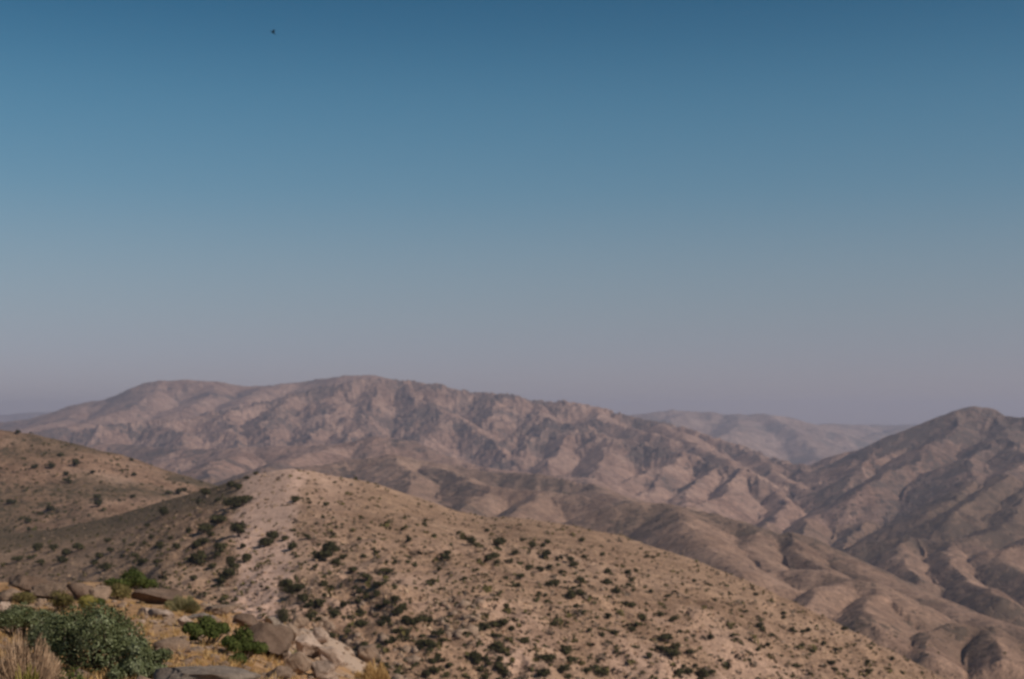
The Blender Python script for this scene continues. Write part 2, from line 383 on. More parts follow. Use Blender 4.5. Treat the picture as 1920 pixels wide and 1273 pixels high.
def ground_at(x, y):
    """height of the terrain mesh at a world point (bilinear)"""
    r = math.hypot(x, y); a = math.atan2(x, y)
    i = min(max(int(np.searchsorted(RR, r)) - 1, 0), NR - 2); j = min(max(int(np.searchsorted(AZ, a)) - 1, 0), NA - 2)
    t = (r - RR[i]) / (RR[i + 1] - RR[i]); s = (a - AZ[j]) / (AZ[j + 1] - AZ[j])
    t = min(max(t, 0), 1); s = min(max(s, 0), 1)
    return float((H[i, j] * (1 - s) + H[i, j + 1] * s) * (1 - t) + (H[i + 1, j] * (1 - s) + H[i + 1, j + 1] * s) * t)

def hit_ground(u, y, rmin=5.0, rmax=20000.0):
    """first terrain point on the line of sight through a photograph pixel beyond rmin"""
    a = math.atan((u - CX) / F)
    j = int(np.clip(np.searchsorted(AZ, a), 1, NA - 1))
    s = (a - AZ[j - 1]) / (AZ[j] - AZ[j - 1])
    col = H[:, j - 1] * (1 - s) + H[:, j] * s
    yy = YH - F * col / (RR * math.cos(a))
    i = int(np.searchsorted(RR, rmin))
    ok = np.nonzero((yy[i:] <= y) & (RR[i:] < rmax))[0]
    if len(ok) == 0: return None
    k_ = i + int(ok[0])
    r = RR[k_]
    if k_ > i and yy[k_ - 1] > y:
        t = (yy[k_ - 1] - y) / (yy[k_ - 1] - yy[k_] + 1e-9); r = RR[k_ - 1] + t * (RR[k_] - RR[k_ - 1])
    return (r * math.sin(a), r * math.cos(a))

# ------------------------------------------------------------------ materials
def mat(name):
    m_ = bpy.data.materials.new(name); m_.use_nodes = True
    nt = m_.node_tree; nt.nodes.clear()
    out = nt.nodes.new("ShaderNodeOutputMaterial"); b = nt.nodes.new("ShaderNodeBsdfPrincipled")
    b.inputs['Roughness'].default_value = 0.9
    b.inputs['Specular IOR Level'].default_value = 0.15
    nt.links.new(b.outputs[0], out.inputs[0])
    return m_, nt, b, out
def noise(nt, vec, scale, detail=4, rough_=0.55, dist=0.0):
    n_ = nt.nodes.new("ShaderNodeTexNoise"); n_.inputs['Scale'].default_value = scale
    n_.inputs['Detail'].default_value = detail; n_.inputs['Roughness'].default_value = rough_
    n_.inputs['Distortion'].default_value = dist
    if vec is not None: nt.links.new(vec, n_.inputs['Vector'])
    return n_.outputs[0]
def ramp(nt, fac, stops, interp='LINEAR'):
    r_ = nt.nodes.new("ShaderNodeValToRGB"); c = r_.color_ramp; c.interpolation = interp
    while len(c.elements) < len(stops): c.elements.new(0.5)
    for e_, (p_, col) in zip(c.elements, stops):
        e_.position = p_; e_.color = (*col, 1) if len(col) == 3 else col
    nt.links.new(fac, r_.inputs[0]); return r_.outputs[0]
def mixc(nt, fac, a, b, mode='MIX'):
    x_ = nt.nodes.new("ShaderNodeMix"); x_.data_type = 'RGBA'; x_.blend_type = mode
    for sock, v in ((x_.inputs[0], fac), (x_.inputs[6], a), (x_.inputs[7], b)):
        if isinstance(v, bpy.types.NodeSocket): nt.links.new(v, sock)
        elif isinstance(v, (int, float)): sock.default_value = v
        else: sock.default_value = (*v, 1)
    return x_.outputs[2]
def math_(nt, op, a, b=0.0, clamp=False):
    x_ = nt.nodes.new("ShaderNodeMath"); x_.operation = op; x_.use_clamp = clamp
    for sock, v in zip(x_.inputs, (a, b)):
        if isinstance(v, bpy.types.NodeSocket): nt.links.new(v, sock)
        else: sock.default_value = v
    return x_.outputs[0]
def attr(nt, name):
    a_ = nt.nodes.new("ShaderNodeAttribute"); a_.attribute_name = name; return a_.outputs['Fac']
def bump(nt, b, h, strength, dist):
    bp = nt.nodes.new("ShaderNodeBump"); bp.inputs['Strength'].default_value = strength
    bp.inputs['Distance'].default_value = dist
    nt.links.new(h, bp.inputs['Height']); nt.links.new(bp.outputs[0], b.inputs['Normal'])

def earth(name, cols, big_, mid_, fine_, dot_scale, dot_amt, bump_d, veg_col, pale_col, dark_col):
    m_, nt, b, out = mat(name)
    g = nt.nodes.new("ShaderNodeNewGeometry"); P_ = g.outputs['Position']
    c = ramp(nt, noise(nt, P_, big_, 5, 0.6, 0.4), [(0.32, cols[0]), (0.5, cols[1]), (0.68, cols[2])])
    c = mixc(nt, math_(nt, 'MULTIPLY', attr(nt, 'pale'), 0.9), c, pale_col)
    c2 = ramp(nt, noise(nt, P_, mid_, 6, 0.65), [(0.33, (0.62, 0.6, 0.6)), (0.55, (1, 1, 1)), (0.72, (1.22, 1.2, 1.18))])
    c = mixc(nt, math_(nt, 'SUBTRACT', 1.0, math_(nt, 'MULTIPLY', attr(nt, 'pale'), 0.5), True), c, c2, 'MULTIPLY')
    c3 = ramp(nt, noise(nt, P_, fine_, 5, 0.7), [(0.34, (0.5, 0.5, 0.5)), (0.5, (0.92, 0.92, 0.92)), (0.66, (1.2, 1.2, 1.2))])
    calm = math_(nt, 'SUBTRACT', 0.9, math_(nt, 'MULTIPLY', attr(nt, 'pale'), 0.55), True)
    c = mixc(nt, calm, c, c3, 'MULTIPLY')
    c4 = ramp(nt, noise(nt, P_, fine_ * 3.4, 3, 0.7), [(0.36, (0.62, 0.6, 0.6)), (0.5, (1, 1, 1)), (0.64, (1.18, 1.18, 1.18))])
    c = mixc(nt, 0.8, c, c4, 'MULTIPLY')
    # scrub: veg attribute and a speckle of low dark plants
    vor = nt.nodes.new("ShaderNodeTexVoronoi"); vor.inputs['Scale'].default_value = dot_scale
    vor.inputs['Randomness'].default_value = 1.0
    wn_ = nt.nodes.new("ShaderNodeTexNoise"); wn_.inputs['Scale'].default_value = dot_scale * 1.8; wn_.inputs['Detail'].default_value = 3
    nt.links.new(P_, wn_.inputs['Vector'])
    vm = nt.nodes.new("ShaderNodeVectorMath"); vm.operation = 'MULTIPLY_ADD'
    nt.links.new(wn_.outputs['Color'], vm.inputs[0]); vm.inputs[1].default_value = (1.1 / dot_scale,) * 3; nt.links.new(P_, vm.inputs[2])
    nt.links.new(vm.outputs[0], vor.inputs['Vector'])
    dn = noise(nt, P_, dot_scale * 0.16, 3, 0.6)
    thr = math_(nt, 'MULTIPLY', math_(nt, 'ADD', math_(nt, 'SUBTRACT', dn, 0.42), math_(nt, 'MULTIPLY', attr(nt, 'veg'), 0.35)), dot_amt)
    dots = math_(nt, 'MULTIPLY', math_(nt, 'SUBTRACT', thr, vor.outputs['Distance']), 7.0, True)
    vegn = noise(nt, P_, mid_ * 1.7, 5, 0.7)
    veg = math_(nt, 'MULTIPLY', math_(nt, 'ADD', math_(nt, 'SUBTRACT', attr(nt, 'veg'), 0.75), vegn), 2.4, True)
    veg = math_(nt, 'MULTIPLY', veg, attr(nt, 'veg'), True)
    c = mixc(nt, math_(nt, 'MULTIPLY', veg, 0.75), c, veg_col)
    c = mixc(nt, math_(nt, 'MULTIPLY', dots, 0.85), c, dark_col)
    nt.links.new(c, b.inputs['Base Color'])
    hsum = math_(nt, 'ADD', noise(nt, P_, mid_ * 1.5, 6, 0.7), math_(nt, 'MULTIPLY', dots, 0.25))
    bump(nt, b, hsum, 0.8, bump_d)
    b.inputs['Specular IOR Level'].default_value = 0.05
    return m_

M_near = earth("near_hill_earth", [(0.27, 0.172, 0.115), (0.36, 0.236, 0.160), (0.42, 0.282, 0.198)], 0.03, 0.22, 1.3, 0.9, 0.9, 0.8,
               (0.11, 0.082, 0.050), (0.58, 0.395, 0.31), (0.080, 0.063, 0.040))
M_left = earth("left_hill_earth", [(0.21, 0.130, 0.088), (0.29, 0.183, 0.125), (0.35, 0.228, 0.162)], 0.02, 0.12, 0.7, 0.35, 1.5, 1.4,
               (0.13, 0.092, 0.060), (0.46, 0.32, 0.24), (0.080, 0.063, 0.042))
M_mid = earth("mid_hills_earth", [(0.21, 0.135, 0.098), (0.28, 0.182, 0.132), (0.32, 0.212, 0.158)], 0.006, 0.035, 0.2, 0.10, 1.35, 4.0,
              (0.12, 0.084, 0.062), (0.42, 0.30, 0.23), (0.088, 0.066, 0.050))
M_mtn = earth("mountain_rock", [(0.22, 0.140, 0.108), (0.305, 0.196, 0.152), (0.355, 0.233, 0.184)], 0.0035, 0.018, 0.08, 0.055, 1.35, 9.0,
              (0.115, 0.086, 0.074), (0.44, 0.31, 0.25), (0.090, 0.072, 0.063))
M_far = earth("far_mountain_rock", [(0.21, 0.150, 0.125), (0.28, 0.20, 0.165), (0.33, 0.235, 0.19)], 0.002, 0.01, 0.04, 0.028, 1.2, 12.0,
              (0.10, 0.09, 0.08), (0.46, 0.35, 0.29), (0.10, 0.09, 0.08))

def fg_ground():
    m_, nt, b, out = mat("knoll_soil")
    g = nt.nodes.new("ShaderNodeNewGeometry"); P_ = g.outputs['Position']
    c = ramp(nt, noise(nt, P_, 0.35, 5, 0.6, 0.4), [(0.35, (0.36, 0.20, 0.09)), (0.5, (0.47, 0.275, 0.135)), (0.66, (0.50, 0.32, 0.19))])
    c2 = ramp(nt, noise(nt, P_, 3.0, 6, 0.7), [(0.34, (0.6, 0.58, 0.55)), (0.55, (1, 1, 1)), (0.72, (1.2, 1.18, 1.15))])
    c = mixc(nt, 1.0, c, c2, 'MULTIPLY')
    c3 = ramp(nt, noise(nt, P_, 22.0, 5, 0.75), [(0.3, (0.62, 0.62, 0.62)), (0.62, (1.15, 1.15, 1.15))])
    c = mixc(nt, 0.9, c, c3, 'MULTIPLY')
    c = mixc(nt, attr(nt, 'pale'), c, (0.42, 0.31, 0.235))
    nt.links.new(c, b.inputs['Base Color'])
    bump(nt, b, noise(nt, P_, 9.0, 7, 0.75), 0.9, 0.06)
    return m_
M_fg = fg_ground()

# ------------------------------------------------------------------ terrain meshes
pale = np.zeros(H.shape, f4); veg = np.zeros(H.shape, f4)
Ly2 = np.meshgrid(L_Y, RR)[0]
yy2 = YH - F * H / np.maximum(Yd, 0.1)
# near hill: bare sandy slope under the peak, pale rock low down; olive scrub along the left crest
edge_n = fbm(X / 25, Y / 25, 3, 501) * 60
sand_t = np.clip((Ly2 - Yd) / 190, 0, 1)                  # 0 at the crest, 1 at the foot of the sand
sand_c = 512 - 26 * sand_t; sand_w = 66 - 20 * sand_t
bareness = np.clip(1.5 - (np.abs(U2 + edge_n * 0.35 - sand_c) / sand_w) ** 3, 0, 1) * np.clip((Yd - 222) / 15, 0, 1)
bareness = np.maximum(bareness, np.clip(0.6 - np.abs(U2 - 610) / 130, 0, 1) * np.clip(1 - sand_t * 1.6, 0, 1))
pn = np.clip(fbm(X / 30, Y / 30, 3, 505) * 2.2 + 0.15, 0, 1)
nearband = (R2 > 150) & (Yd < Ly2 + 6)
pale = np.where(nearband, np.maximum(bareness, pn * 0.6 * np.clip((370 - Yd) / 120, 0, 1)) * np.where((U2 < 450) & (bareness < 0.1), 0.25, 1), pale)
vg = np.clip((470 - U2 + edge_n * 0.5) / 60, 0, 1) * np.clip(1.2 - (Ly2 - Yd) / 60, 0, 1) * 1.7
vg = np.maximum(vg, np.clip((430 - U2 + edge_n) / 120, 0, 1) * 0.55)
vg = np.maximum(vg, np.clip(fbm(X / 45, Y / 45, 3, 509) * 1.5, 0, 1) * 0.5 * (1 - bareness))
vg = np.maximum(vg, 0.32 * (1 - np.clip(bareness * 1.4, 0, 1)))
veg = np.where(nearband, vg, veg)
lh = (~nearband) & (R2 > 150) & (~is_m)
veg = np.where(lh, np.clip(0.55 + fbm(X / 70, Y / 70, 3, 511) * 1.3 + np.clip((640 - Yd) / 100, 0, 0.7), 0, 1), veg)
pale = np.where(lh, np.clip(fbm(X / 60, Y / 60, 3, 515) * 1.6 - 0.1, 0, 1) * np.clip((U2 - 120) / 100, 0.2, 1), pale)
gxx, gyy = grads(H)
sm = np.sqrt(gxx ** 2 + gyy ** 2) + 1e-6
east = gxx / sm                                  # > 0: slope faces west (raises veg, lowers pale there)
n3 = fbm(X / 300, Y / 300, 4, 521); n4 = fbm(X / 110, Y / 110, 4, 525, .6)
mv = np.clip(0.30 + n3 * 0.9 + n4 * 0.6 + east * 0.18 - crease * 0.22 + rough * 0.28 - rough * 0.5 * np.clip(fbm(X / 55, Y / 55, 3, 527) * 2, 0, 1), 0, 1)
mp = np.clip(n4 * 1.3 - 0.05 - n3 * 0.4 + crease * 0.2 + rough * 0.25 * np.clip(fbm(X / 55, Y / 55, 3, 527) * 3, -0.5, 1.6) - east * 0.15, 0, 1)
mv = np.clip(mv + 0.6 * np.clip((U2 - 1500) / 250, 0, 1) * (R2 > 1900) + 0.15 * (R2 < 2600), 0, 1)  # right mountain: scrub plus lens corner shading, both put into the veg colour
veg = np.where(is_m, mv, veg); pale = np.where(is_m, mp * np.where(R2 < 2300, 0.2, 0.4) * np.where((U2 > 1480) & (R2 < 4200), 0.4, 1), pale)
fgm = R2 <= 150
pale = np.where(fgm, np.clip(fbm(X / 4, Y / 4, 3, 531) * 1.5 + np.clip((Yd - 38) / 10, 0, 1) - 0.2 + np.clip((U2 - 480) / 80, 0, .8), 0, 1), pale)

fi, fj = np.meshgrid(np.arange(NR - 1), np.arange(NA - 1), indexing='ij')
cellm = is_m[:-1, :-1]
rc = R2[:-1, :-1]; yc = Yd[:-1, :-1]; lc = Ly2[:-1, :-1]
region = np.zeros(cellm.shape, int)
region[rc > 150] = 1
region[(rc > 150) & (yc > lc * 1.12)] = 2
region[cellm | (yc > 1150)] = 3
region[cellm & (rc > 2550)] = 4
region[rc > 6900] = 5
idx = np.arange(NR * NA).reshape(NR, NA)
q00 = idx[:-1, :-1]; q01 = idx[:-1, 1:]; q11 = idx[1:, 1:]; q10 = idx[1:, :-1]
quads = np.stack([q00, q10, q11, q01], -1)
co = np.stack([X, Y, H], -1).reshape(-1, 3)
def terrain(name, rid, material, extra_cap=False):
    qd = quads[region == rid].reshape(-1, 4)[:, ::-1]
    used, inv = np.unique(qd, return_inverse=True)
    me = bpy.data.meshes.new(name)
    nf = len(qd)
    me.vertices.add(len(used)); me.vertices.foreach_set('co', co[used].astype(f4).ravel())
    me.loops.add(nf * 4); me.loops.foreach_set('vertex_index', inv.reshape(-1).astype(np.int32))
    me.polygons.add(nf); me.polygons.foreach_set('loop_start', (np.arange(nf) * 4).astype(np.int32))
    me.update(calc_edges=True)
    me.polygons.foreach_set('use_smooth', np.ones(nf, bool))
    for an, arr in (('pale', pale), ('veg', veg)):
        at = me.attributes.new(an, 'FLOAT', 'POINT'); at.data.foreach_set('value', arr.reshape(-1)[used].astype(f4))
    me.materials.append(material)
    o_ = bpy.data.objects.new(name, me); COL.objects.link(o_)
    o_['kind'] = 'structure'
    print(name, nf)
    return o_
terrain('ground', 0, M_fg)
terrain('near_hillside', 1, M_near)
terrain('left_hill', 2, M_left)
terrain('middle_hills', 3, M_mid)
terrain('mountains', 4, M_mtn)
terrain('far_mountains', 5, M_far)
ymap = None

# ------------------------------------------------------------------ haze
def haze_box():
    me = bpy.data.meshes.new('haze')
    a, b_, c0_, c1_ = -15900, 15900, -340, 215
    v = [(x, y, z) for z in (c0_, c1_) for y in (a, b_) for x in (a, b_)]
    zmin = float(H.min()) - 1.5
    v = [(x, y, zmin if z == c0_ else z) for x, y, z in v]
    me.from_pydata(v, [], [(0, 2, 3, 1), (4, 5, 7, 6), (0, 1, 5, 4), (2, 6, 7, 3), (0, 4, 6, 2), (1, 3, 7, 5)])
    m_ = bpy.data.materials.new('haze_air'); m_.use_nodes = True
    nt = m_.node_tree; nt.nodes.clear()
    out = nt.nodes.new("ShaderNodeOutputMaterial"); pv = nt.nodes.new("ShaderNodeVolumePrincipled")
    pv.inputs['Color'].default_value = (*HAZE_COLOR, 1); pv.inputs['Density'].default_value = HAZE_DENSITY
    pv.inputs['Anisotropy'].default_value = 0.2
    nt.links.new(pv.outputs[0], out.inputs['Volume'])
    me.materials.append(m_)
    o_ = bpy.data.objects.new('haze', me); COL.objects.link(o_); o_['kind'] = 'stuff'
print('Hmax', H.max(), 'Hmin', H.min())
haze_box()

# ------------------------------------------------------------------ plant and rock builders
def simple_mat(name, cols, scale, rough_=0.85, translucent=0.0, per_object=0.25):
    m_, nt, b, out = mat(name)
    g = nt.nodes.new("ShaderNodeNewGeometry")
    oi = nt.nodes.new("ShaderNodeObjectInfo")
    fac = noise(nt, g.outputs['Position'], scale, 4, 0.65)
    fac = math_(nt, 'ADD', fac, math_(nt, 'MULTIPLY', math_(nt, 'SUBTRACT', oi.outputs['Random'], 0.5), per_object))
    fac = math_(nt, 'ADD', fac, math_(nt, 'MULTIPLY', math_(nt, 'SUBTRACT', g.outputs['Random Per Island'], 0.5), 0.35))
    c = ramp(nt, fac, [(0.25, cols[0]), (0.5, cols[1]), (0.75, cols[2])])
    nt.links.new(c, b.inputs['Base Color']); b.inputs['Roughness'].default_value = rough_
    if translucent:
        tr = nt.nodes.new("ShaderNodeBsdfTranslucent"); nt.links.new(c, tr.inputs[0])
        mx = nt.nodes.new("ShaderNodeMixShader"); mx.inputs[0].default_value = translucent
        nt.links.new(b.outputs[0], mx.inputs[1]); nt.links.new(tr.outputs[0], mx.inputs[2]); nt.links.new(mx.outputs[0], out.inputs[0])
    return m_
MF_dark = simple_mat('scrub_leaves', [(0.026, 0.026, 0.010), (0.044, 0.042, 0.016), (0.080, 0.072, 0.030)], 1.2, translucent=0.1)
MF_sage = simple_mat('sage_leaves', [(0.045, 0.052, 0.018), (0.125, 0.145, 0.070), (0.29, 0.31, 0.20)], 6, translucent=0.12)
MF_green = simple_mat('green_leaves', [(0.03, 0.042, 0.010), (0.062, 0.080, 0.020), (0.11, 0.125, 0.038)], 7, translucent=0.15)
MF_olive = simple_mat('olive_leaves', [(0.07, 0.058, 0.020), (0.12, 0.098, 0.036), (0.19, 0.155, 0.062)], 7, translucent=0.15)
MF_yellow = simple_mat('yellow_brush', [(0.12, 0.11, 0.02), (0.22, 0.19, 0.045), (0.33, 0.27, 0.09)], 8, translucent=0.15)
MF_tan = simple_mat('dry_tan_stems', [(0.30, 0.20, 0.125), (0.46, 0.32, 0.21), (0.60, 0.44, 0.31)], 8, translucent=0.15)
MF_straw = simple_mat('dry_grass', [(0.32, 0.19, 0.07), (0.46, 0.29, 0.12), (0.58, 0.40, 0.19)], 5, translucent=0.2)
MF_pale = simple_mat('pale_green_stems', [(0.13, 0.13, 0.055), (0.22, 0.20, 0.09), (0.34, 0.29, 0.16)], 8, translucent=0.15)
MF_brush = simple_mat('grey_brown_brush', [(0.08, 0.058, 0.042), (0.14, 0.105, 0.078), (0.20, 0.155, 0.115)], 3)
M_wood = simple_mat('grey_wood', [(0.07, 0.05, 0.035), (0.12, 0.09, 0.07), (0.2, 0.16, 0.12)], 10)

def rock_mat(name, cols):
    m_, nt, b, out = mat(name)
    tc = nt.nodes.new("ShaderNodeNewGeometry"); P_ = tc.outputs['Position']
    c = ramp(nt, noise(nt, P_, 1.3, 6, 0.65, 0.5), [(0.3, cols[0]), (0.5, cols[1]), (0.7, cols[2])])
    c2 = ramp(nt, noise(nt, P_, 9.0, 6, 0.75), [(0.32, (0.62, 0.6, 0.58)), (0.55, (1, 1, 1)), (0.75, (1.15, 1.15, 1.15))])
    c = mixc(nt, 0.9, c, c2, 'MULTIPLY')
    nt.links.new(c, b.inputs['Base Color'])
    bump(nt, b, noise(nt, P_, 5.0, 8, 0.75), 0.9, 0.08)
    return m_
MR_pale = rock_mat('pale_granite', [(0.32, 0.235, 0.18), (0.43, 0.325, 0.26), (0.52, 0.405, 0.335)])
MR_tan = rock_mat('tan_granite', [(0.20, 0.138, 0.098), (0.29, 0.207, 0.152), (0.37, 0.275, 0.205)])
MR_brown = rock_mat('varnished_rock', [(0.10, 0.066, 0.048), (0.165, 0.113, 0.084), (0.24, 0.172, 0.128)])
MR_grey = rock_mat('grey_rock', [(0.19, 0.15, 0.12), (0.27, 0.22, 0.18), (0.34, 0.28, 0.23)])

def mesh_np(name, verts, faces3, material, smooth=False):
    me = bpy.data.meshes.new(name)
    verts = np.asarray(verts, f4); faces3 = np.asarray(faces3, np.int32); nf, k_ = faces3.shape
    me.vertices.add(len(verts)); me.vertices.foreach_set('co', verts.ravel())
    me.loops.add(nf * k_); me.loops.foreach_set('vertex_index', faces3.ravel())
    me.polygons.add(nf); me.polygons.foreach_set('loop_start', (np.arange(nf) * k_).astype(np.int32))
    me.update(calc_edges=True)
    if smooth: me.polygons.foreach_set('use_smooth', np.ones(nf, bool))
    me.materials.append(material)
    return me

def unit(n_, rng):
    v = rng.normal(size=(n_, 3)); return v / np.linalg.norm(v, axis=1)[:, None]

def ico(sub=2):
    import bmesh
    bm = bmesh.new(); bmesh.ops.create_icosphere(bm, subdivisions=sub, radius=1)
    v = np.array([x.co[:] for x in bm.verts]); f_ = np.array([[q_.index for q_ in x.verts] for x in bm.faces]); bm.free()
    return v, f_
ICO = {k_: ico(k_) for k_ in (1, 2, 3, 4, 5)}

def leaf_quads(cen, nrm, size, rng, aspect=0.55):
    """one small leaf (a folded pair of triangles = quad) at each centre"""
    n_ = len(cen)
    t = unit(n_, rng); t = t - nrm * (t * nrm).sum(1)[:, None]; t /= np.linalg.norm(t, axis=1)[:, None] + 1e-9
    b_ = np.cross(nrm, t)
    s = size * rng.uniform(0.6, 1.3, n_)[:, None]
    v = np.stack([cen - t * s, cen - b_ * s * aspect, cen + t * s, cen + b_ * s * aspect], 1).reshape(-1, 3)
    return v, np.arange(n_ * 4).reshape(-1, 4)

def lobes(rng, w, h, n_, flat=0.75):
    L = []
    for i in range(n_):
        a = rng.uniform(0, 2 * math.pi) if n_ < 6 else 2 * math.pi * (i * 0.618 % 1.0) + rng.uniform(-0.3, 0.3)
        d = w * 0.5 * rng.uniform(0.2, 0.78 if n_ > 6 else 0.62)
        r = w * rng.uniform(0.18, 0.32) * (1.0 if n_ <= 6 else 0.55)
        L.append((math.cos(a) * d, math.sin(a) * d, h * rng.uniform(0.30, 0.78) * (1 - 0.35 * (d / w)), r, min(r * flat, h * 0.34)))
    L.append((0, 0, h * 0.58, w * (0.3 if n_ <= 6 else 0.2), h * 0.38))
    return L

def crown_points(rng, L, n_):
    per = np.array([l[3] ** 2 for l in L]); per = per / per.sum()
    pts = []; nr = []
    for l, p_ in zip(L, per):
        k_ = max(4, int(n_ * p_)); d = unit(k_, rng); d[:, 2] = np.where(d[:, 2] < -0.5, -d[:, 2], d[:, 2])
        bumps = 1 + 0.16 * np.sin(d[:, 0] * 7 + l[0] * 9) * np.cos(d[:, 1] * 6 + l[1] * 5)
        rad = rng.uniform(0.72, 1.2, k_) * bumps
        c = np.array([l[0], l[1], l[2]])
        pts.append(c + d * rad[:, None] * np.array([l[3], l[3], l[4]]))
        nn = d + unit(k_, rng) * 0.75
        nr.append(nn / np.linalg.norm(nn, axis=1)[:, None])
    pts = np.concatenate(pts); nr = np.concatenate(nr)
    pts[:, 2] = np.maximum(pts[:, 2], 0.02 * abs(L[0][2]))
    return pts, nr

def core_mesh(L, shrink=0.78):
    v0, f0 = ICO[1]; vs = []; fs = []; o_ = 0
    for l in L:
        vs.append(v0 * np.array([l[3], l[3], l[4]]) * shrink + np.array(l[:3])); fs.append(f0 + o_); o_ += len(v0)
    return np.concatenate(vs), np.concatenate(fs)

def tube(path, r0, r1, sides=5):
    path = np.array(path, float); n_ = len(path); vs = []; fs = []
    for i, p_ in enumerate(path):
        d = path[min(i + 1, n_ - 1)] - path[max(i - 1, 0)]; d /= np.linalg.norm(d) + 1e-9
        a = np.cross(d, [0.3, 0.9, 0.1]); a /= np.linalg.norm(a); b_ = np.cross(d, a)
        r = r0 + (r1 - r0) * i / (n_ - 1)
        for k_ in range(sides):
            t = 2 * math.pi * k_ / sides; vs.append(p_ + (a * math.cos(t) + b_ * math.sin(t)) * r)
    for i in range(n_ - 1):
        for k_ in range(sides):
            k2 = (k_ + 1) % sides; fs.append((i * sides + k_, i * sides + k2, (i + 1) * sides + k2, (i + 1) * sides + k_))
    return np.array(vs), np.array(fs)

def merge(parts):
    vs = []; fs = []; o_ = 0
    for v, f_ in parts:
        vs.append(v); fs.append(f_ + o_); o_ += len(v)
    return np.concatenate(vs), np.concatenate(fs)

def link(name, me, loc=(0, 0, 0), rotz=0.0, parent=None, scale=1.0):
    o_ = bpy.data.objects.new(name, me); COL.objects.link(o_)
    o_.location = loc; o_.rotation_euler = (0, 0, rotz); o_.scale = (scale,) * 3 if isinstance(scale, (int, float)) else scale
    if parent: o_.parent = parent
    return o_
def tag(o_, label, cat, group=None):
    o_['label'] = label; o_['category'] = cat
    if group: o_['group'] = group
    return o_

def shade_quads_from_tris(f_):   # triangles as degenerate-free quads are not needed: keep 3-corner faces separate
    return f_

# --- shrubs of the near hill: unit-width meshes, shared
def scrub_variant(seed, n_leaf=260, trunk=False, n_lobes=4, h=0.62):
    rng = np.random.default_rng(seed)
    L = lobes(rng, 1.0, h, n_lobes)
    pts, nr = crown_points(rng, L, n_leaf)
    v, q_ = leaf_quads(pts, nr, 0.065, rng, 0.6)
    tri = np.concatenate([q_[:, [0, 1, 2]], q_[:, [0, 2, 3]]])
    cv, cf = core_mesh(L, 0.7)
    vv, ff = merge([(v, tri), (cv, cf)])
    me = mesh_np('scrub_crown', vv, ff, MF_dark)
    parts = []
    for k_ in range(4):
        l = L[k_ % len(L)]
        parts.append(tube([(0.03 * k_, 0, -0.06), (l[0] * 0.4, l[1] * 0.4, l[2] * 0.5), (l[0] * .9, l[1] * .9, l[2])], 0.03, 0.012, 4))
    tv, tf = merge(parts)
    mt = mesh_np('scrub_stem', tv, tf, M_wood)
    return me, mt
VAR = [scrub_variant(900 + i, 260 if i < 6 else 420, n_lobes=3 + i % 4, h=0.5 + 0.06 * (i % 4)) for i in range(10)]

Z = []
def zz(ox, oy, s): Z.extend([(ox + a / 3.0, oy + b_ / 3.0, c / 3.0) for a, b_, c in s])
zz(0, 953, [(920,30,55),(1220,70,80),(1345,135,85),(1150,120,75),(1185,147,45),(1060,125,40),(1120,90,25),(830,98,32),(960,175,30),(1140,190,60),(1105,215,50),(1232,148,20),(1235,230,70),(1218,260,45),(990,222,50),(895,208,40),(840,205,25),(740,208,35),(850,165,32),(1365,215,40),(1385,290,58),(1110,295,85),(1068,290,40),(1125,260,40),(1190,325,50),(1298,298,62),(1312,332,58),(1275,380,84),(1240,415,60),(1090,395,45),(995,435,25),(1065,443,30),(1250,517,42),(1325,515,30),(1270,535,30),(1490,200,70),(1535,160,80),(1520,195,50),(1600,170,45),(1645,220,60),(1730,160,42),(1665,68,20),(1780,80,26),(1878,148,30),(1665,270,25),(1820,275,95),(1862,232,85),(1890,312,60),(1770,335,30),(1640,480,55),(1665,380,26),(1820,425,60),(1865,445,40),(1710,515,70),(1735,550,50),(1795,535,62),(1825,495,30),(1740,620,72),(1790,625,36),(1885,590,85),(1755,685,36),(1875,720,42),(100,290,52),(230,305,46),(350,290,60),(165,280,36),(210,225,60),(305,230,50),(440,225,60),(370,255,50),(560,270,50),(530,305,50),(620,240,42),(600,185,36),(690,268,30),(765,272,50),(800,305,48),(885,298,40),(590,335,60),(750,345,40),(160,70,35),(130,45,26),(280,20,22)])
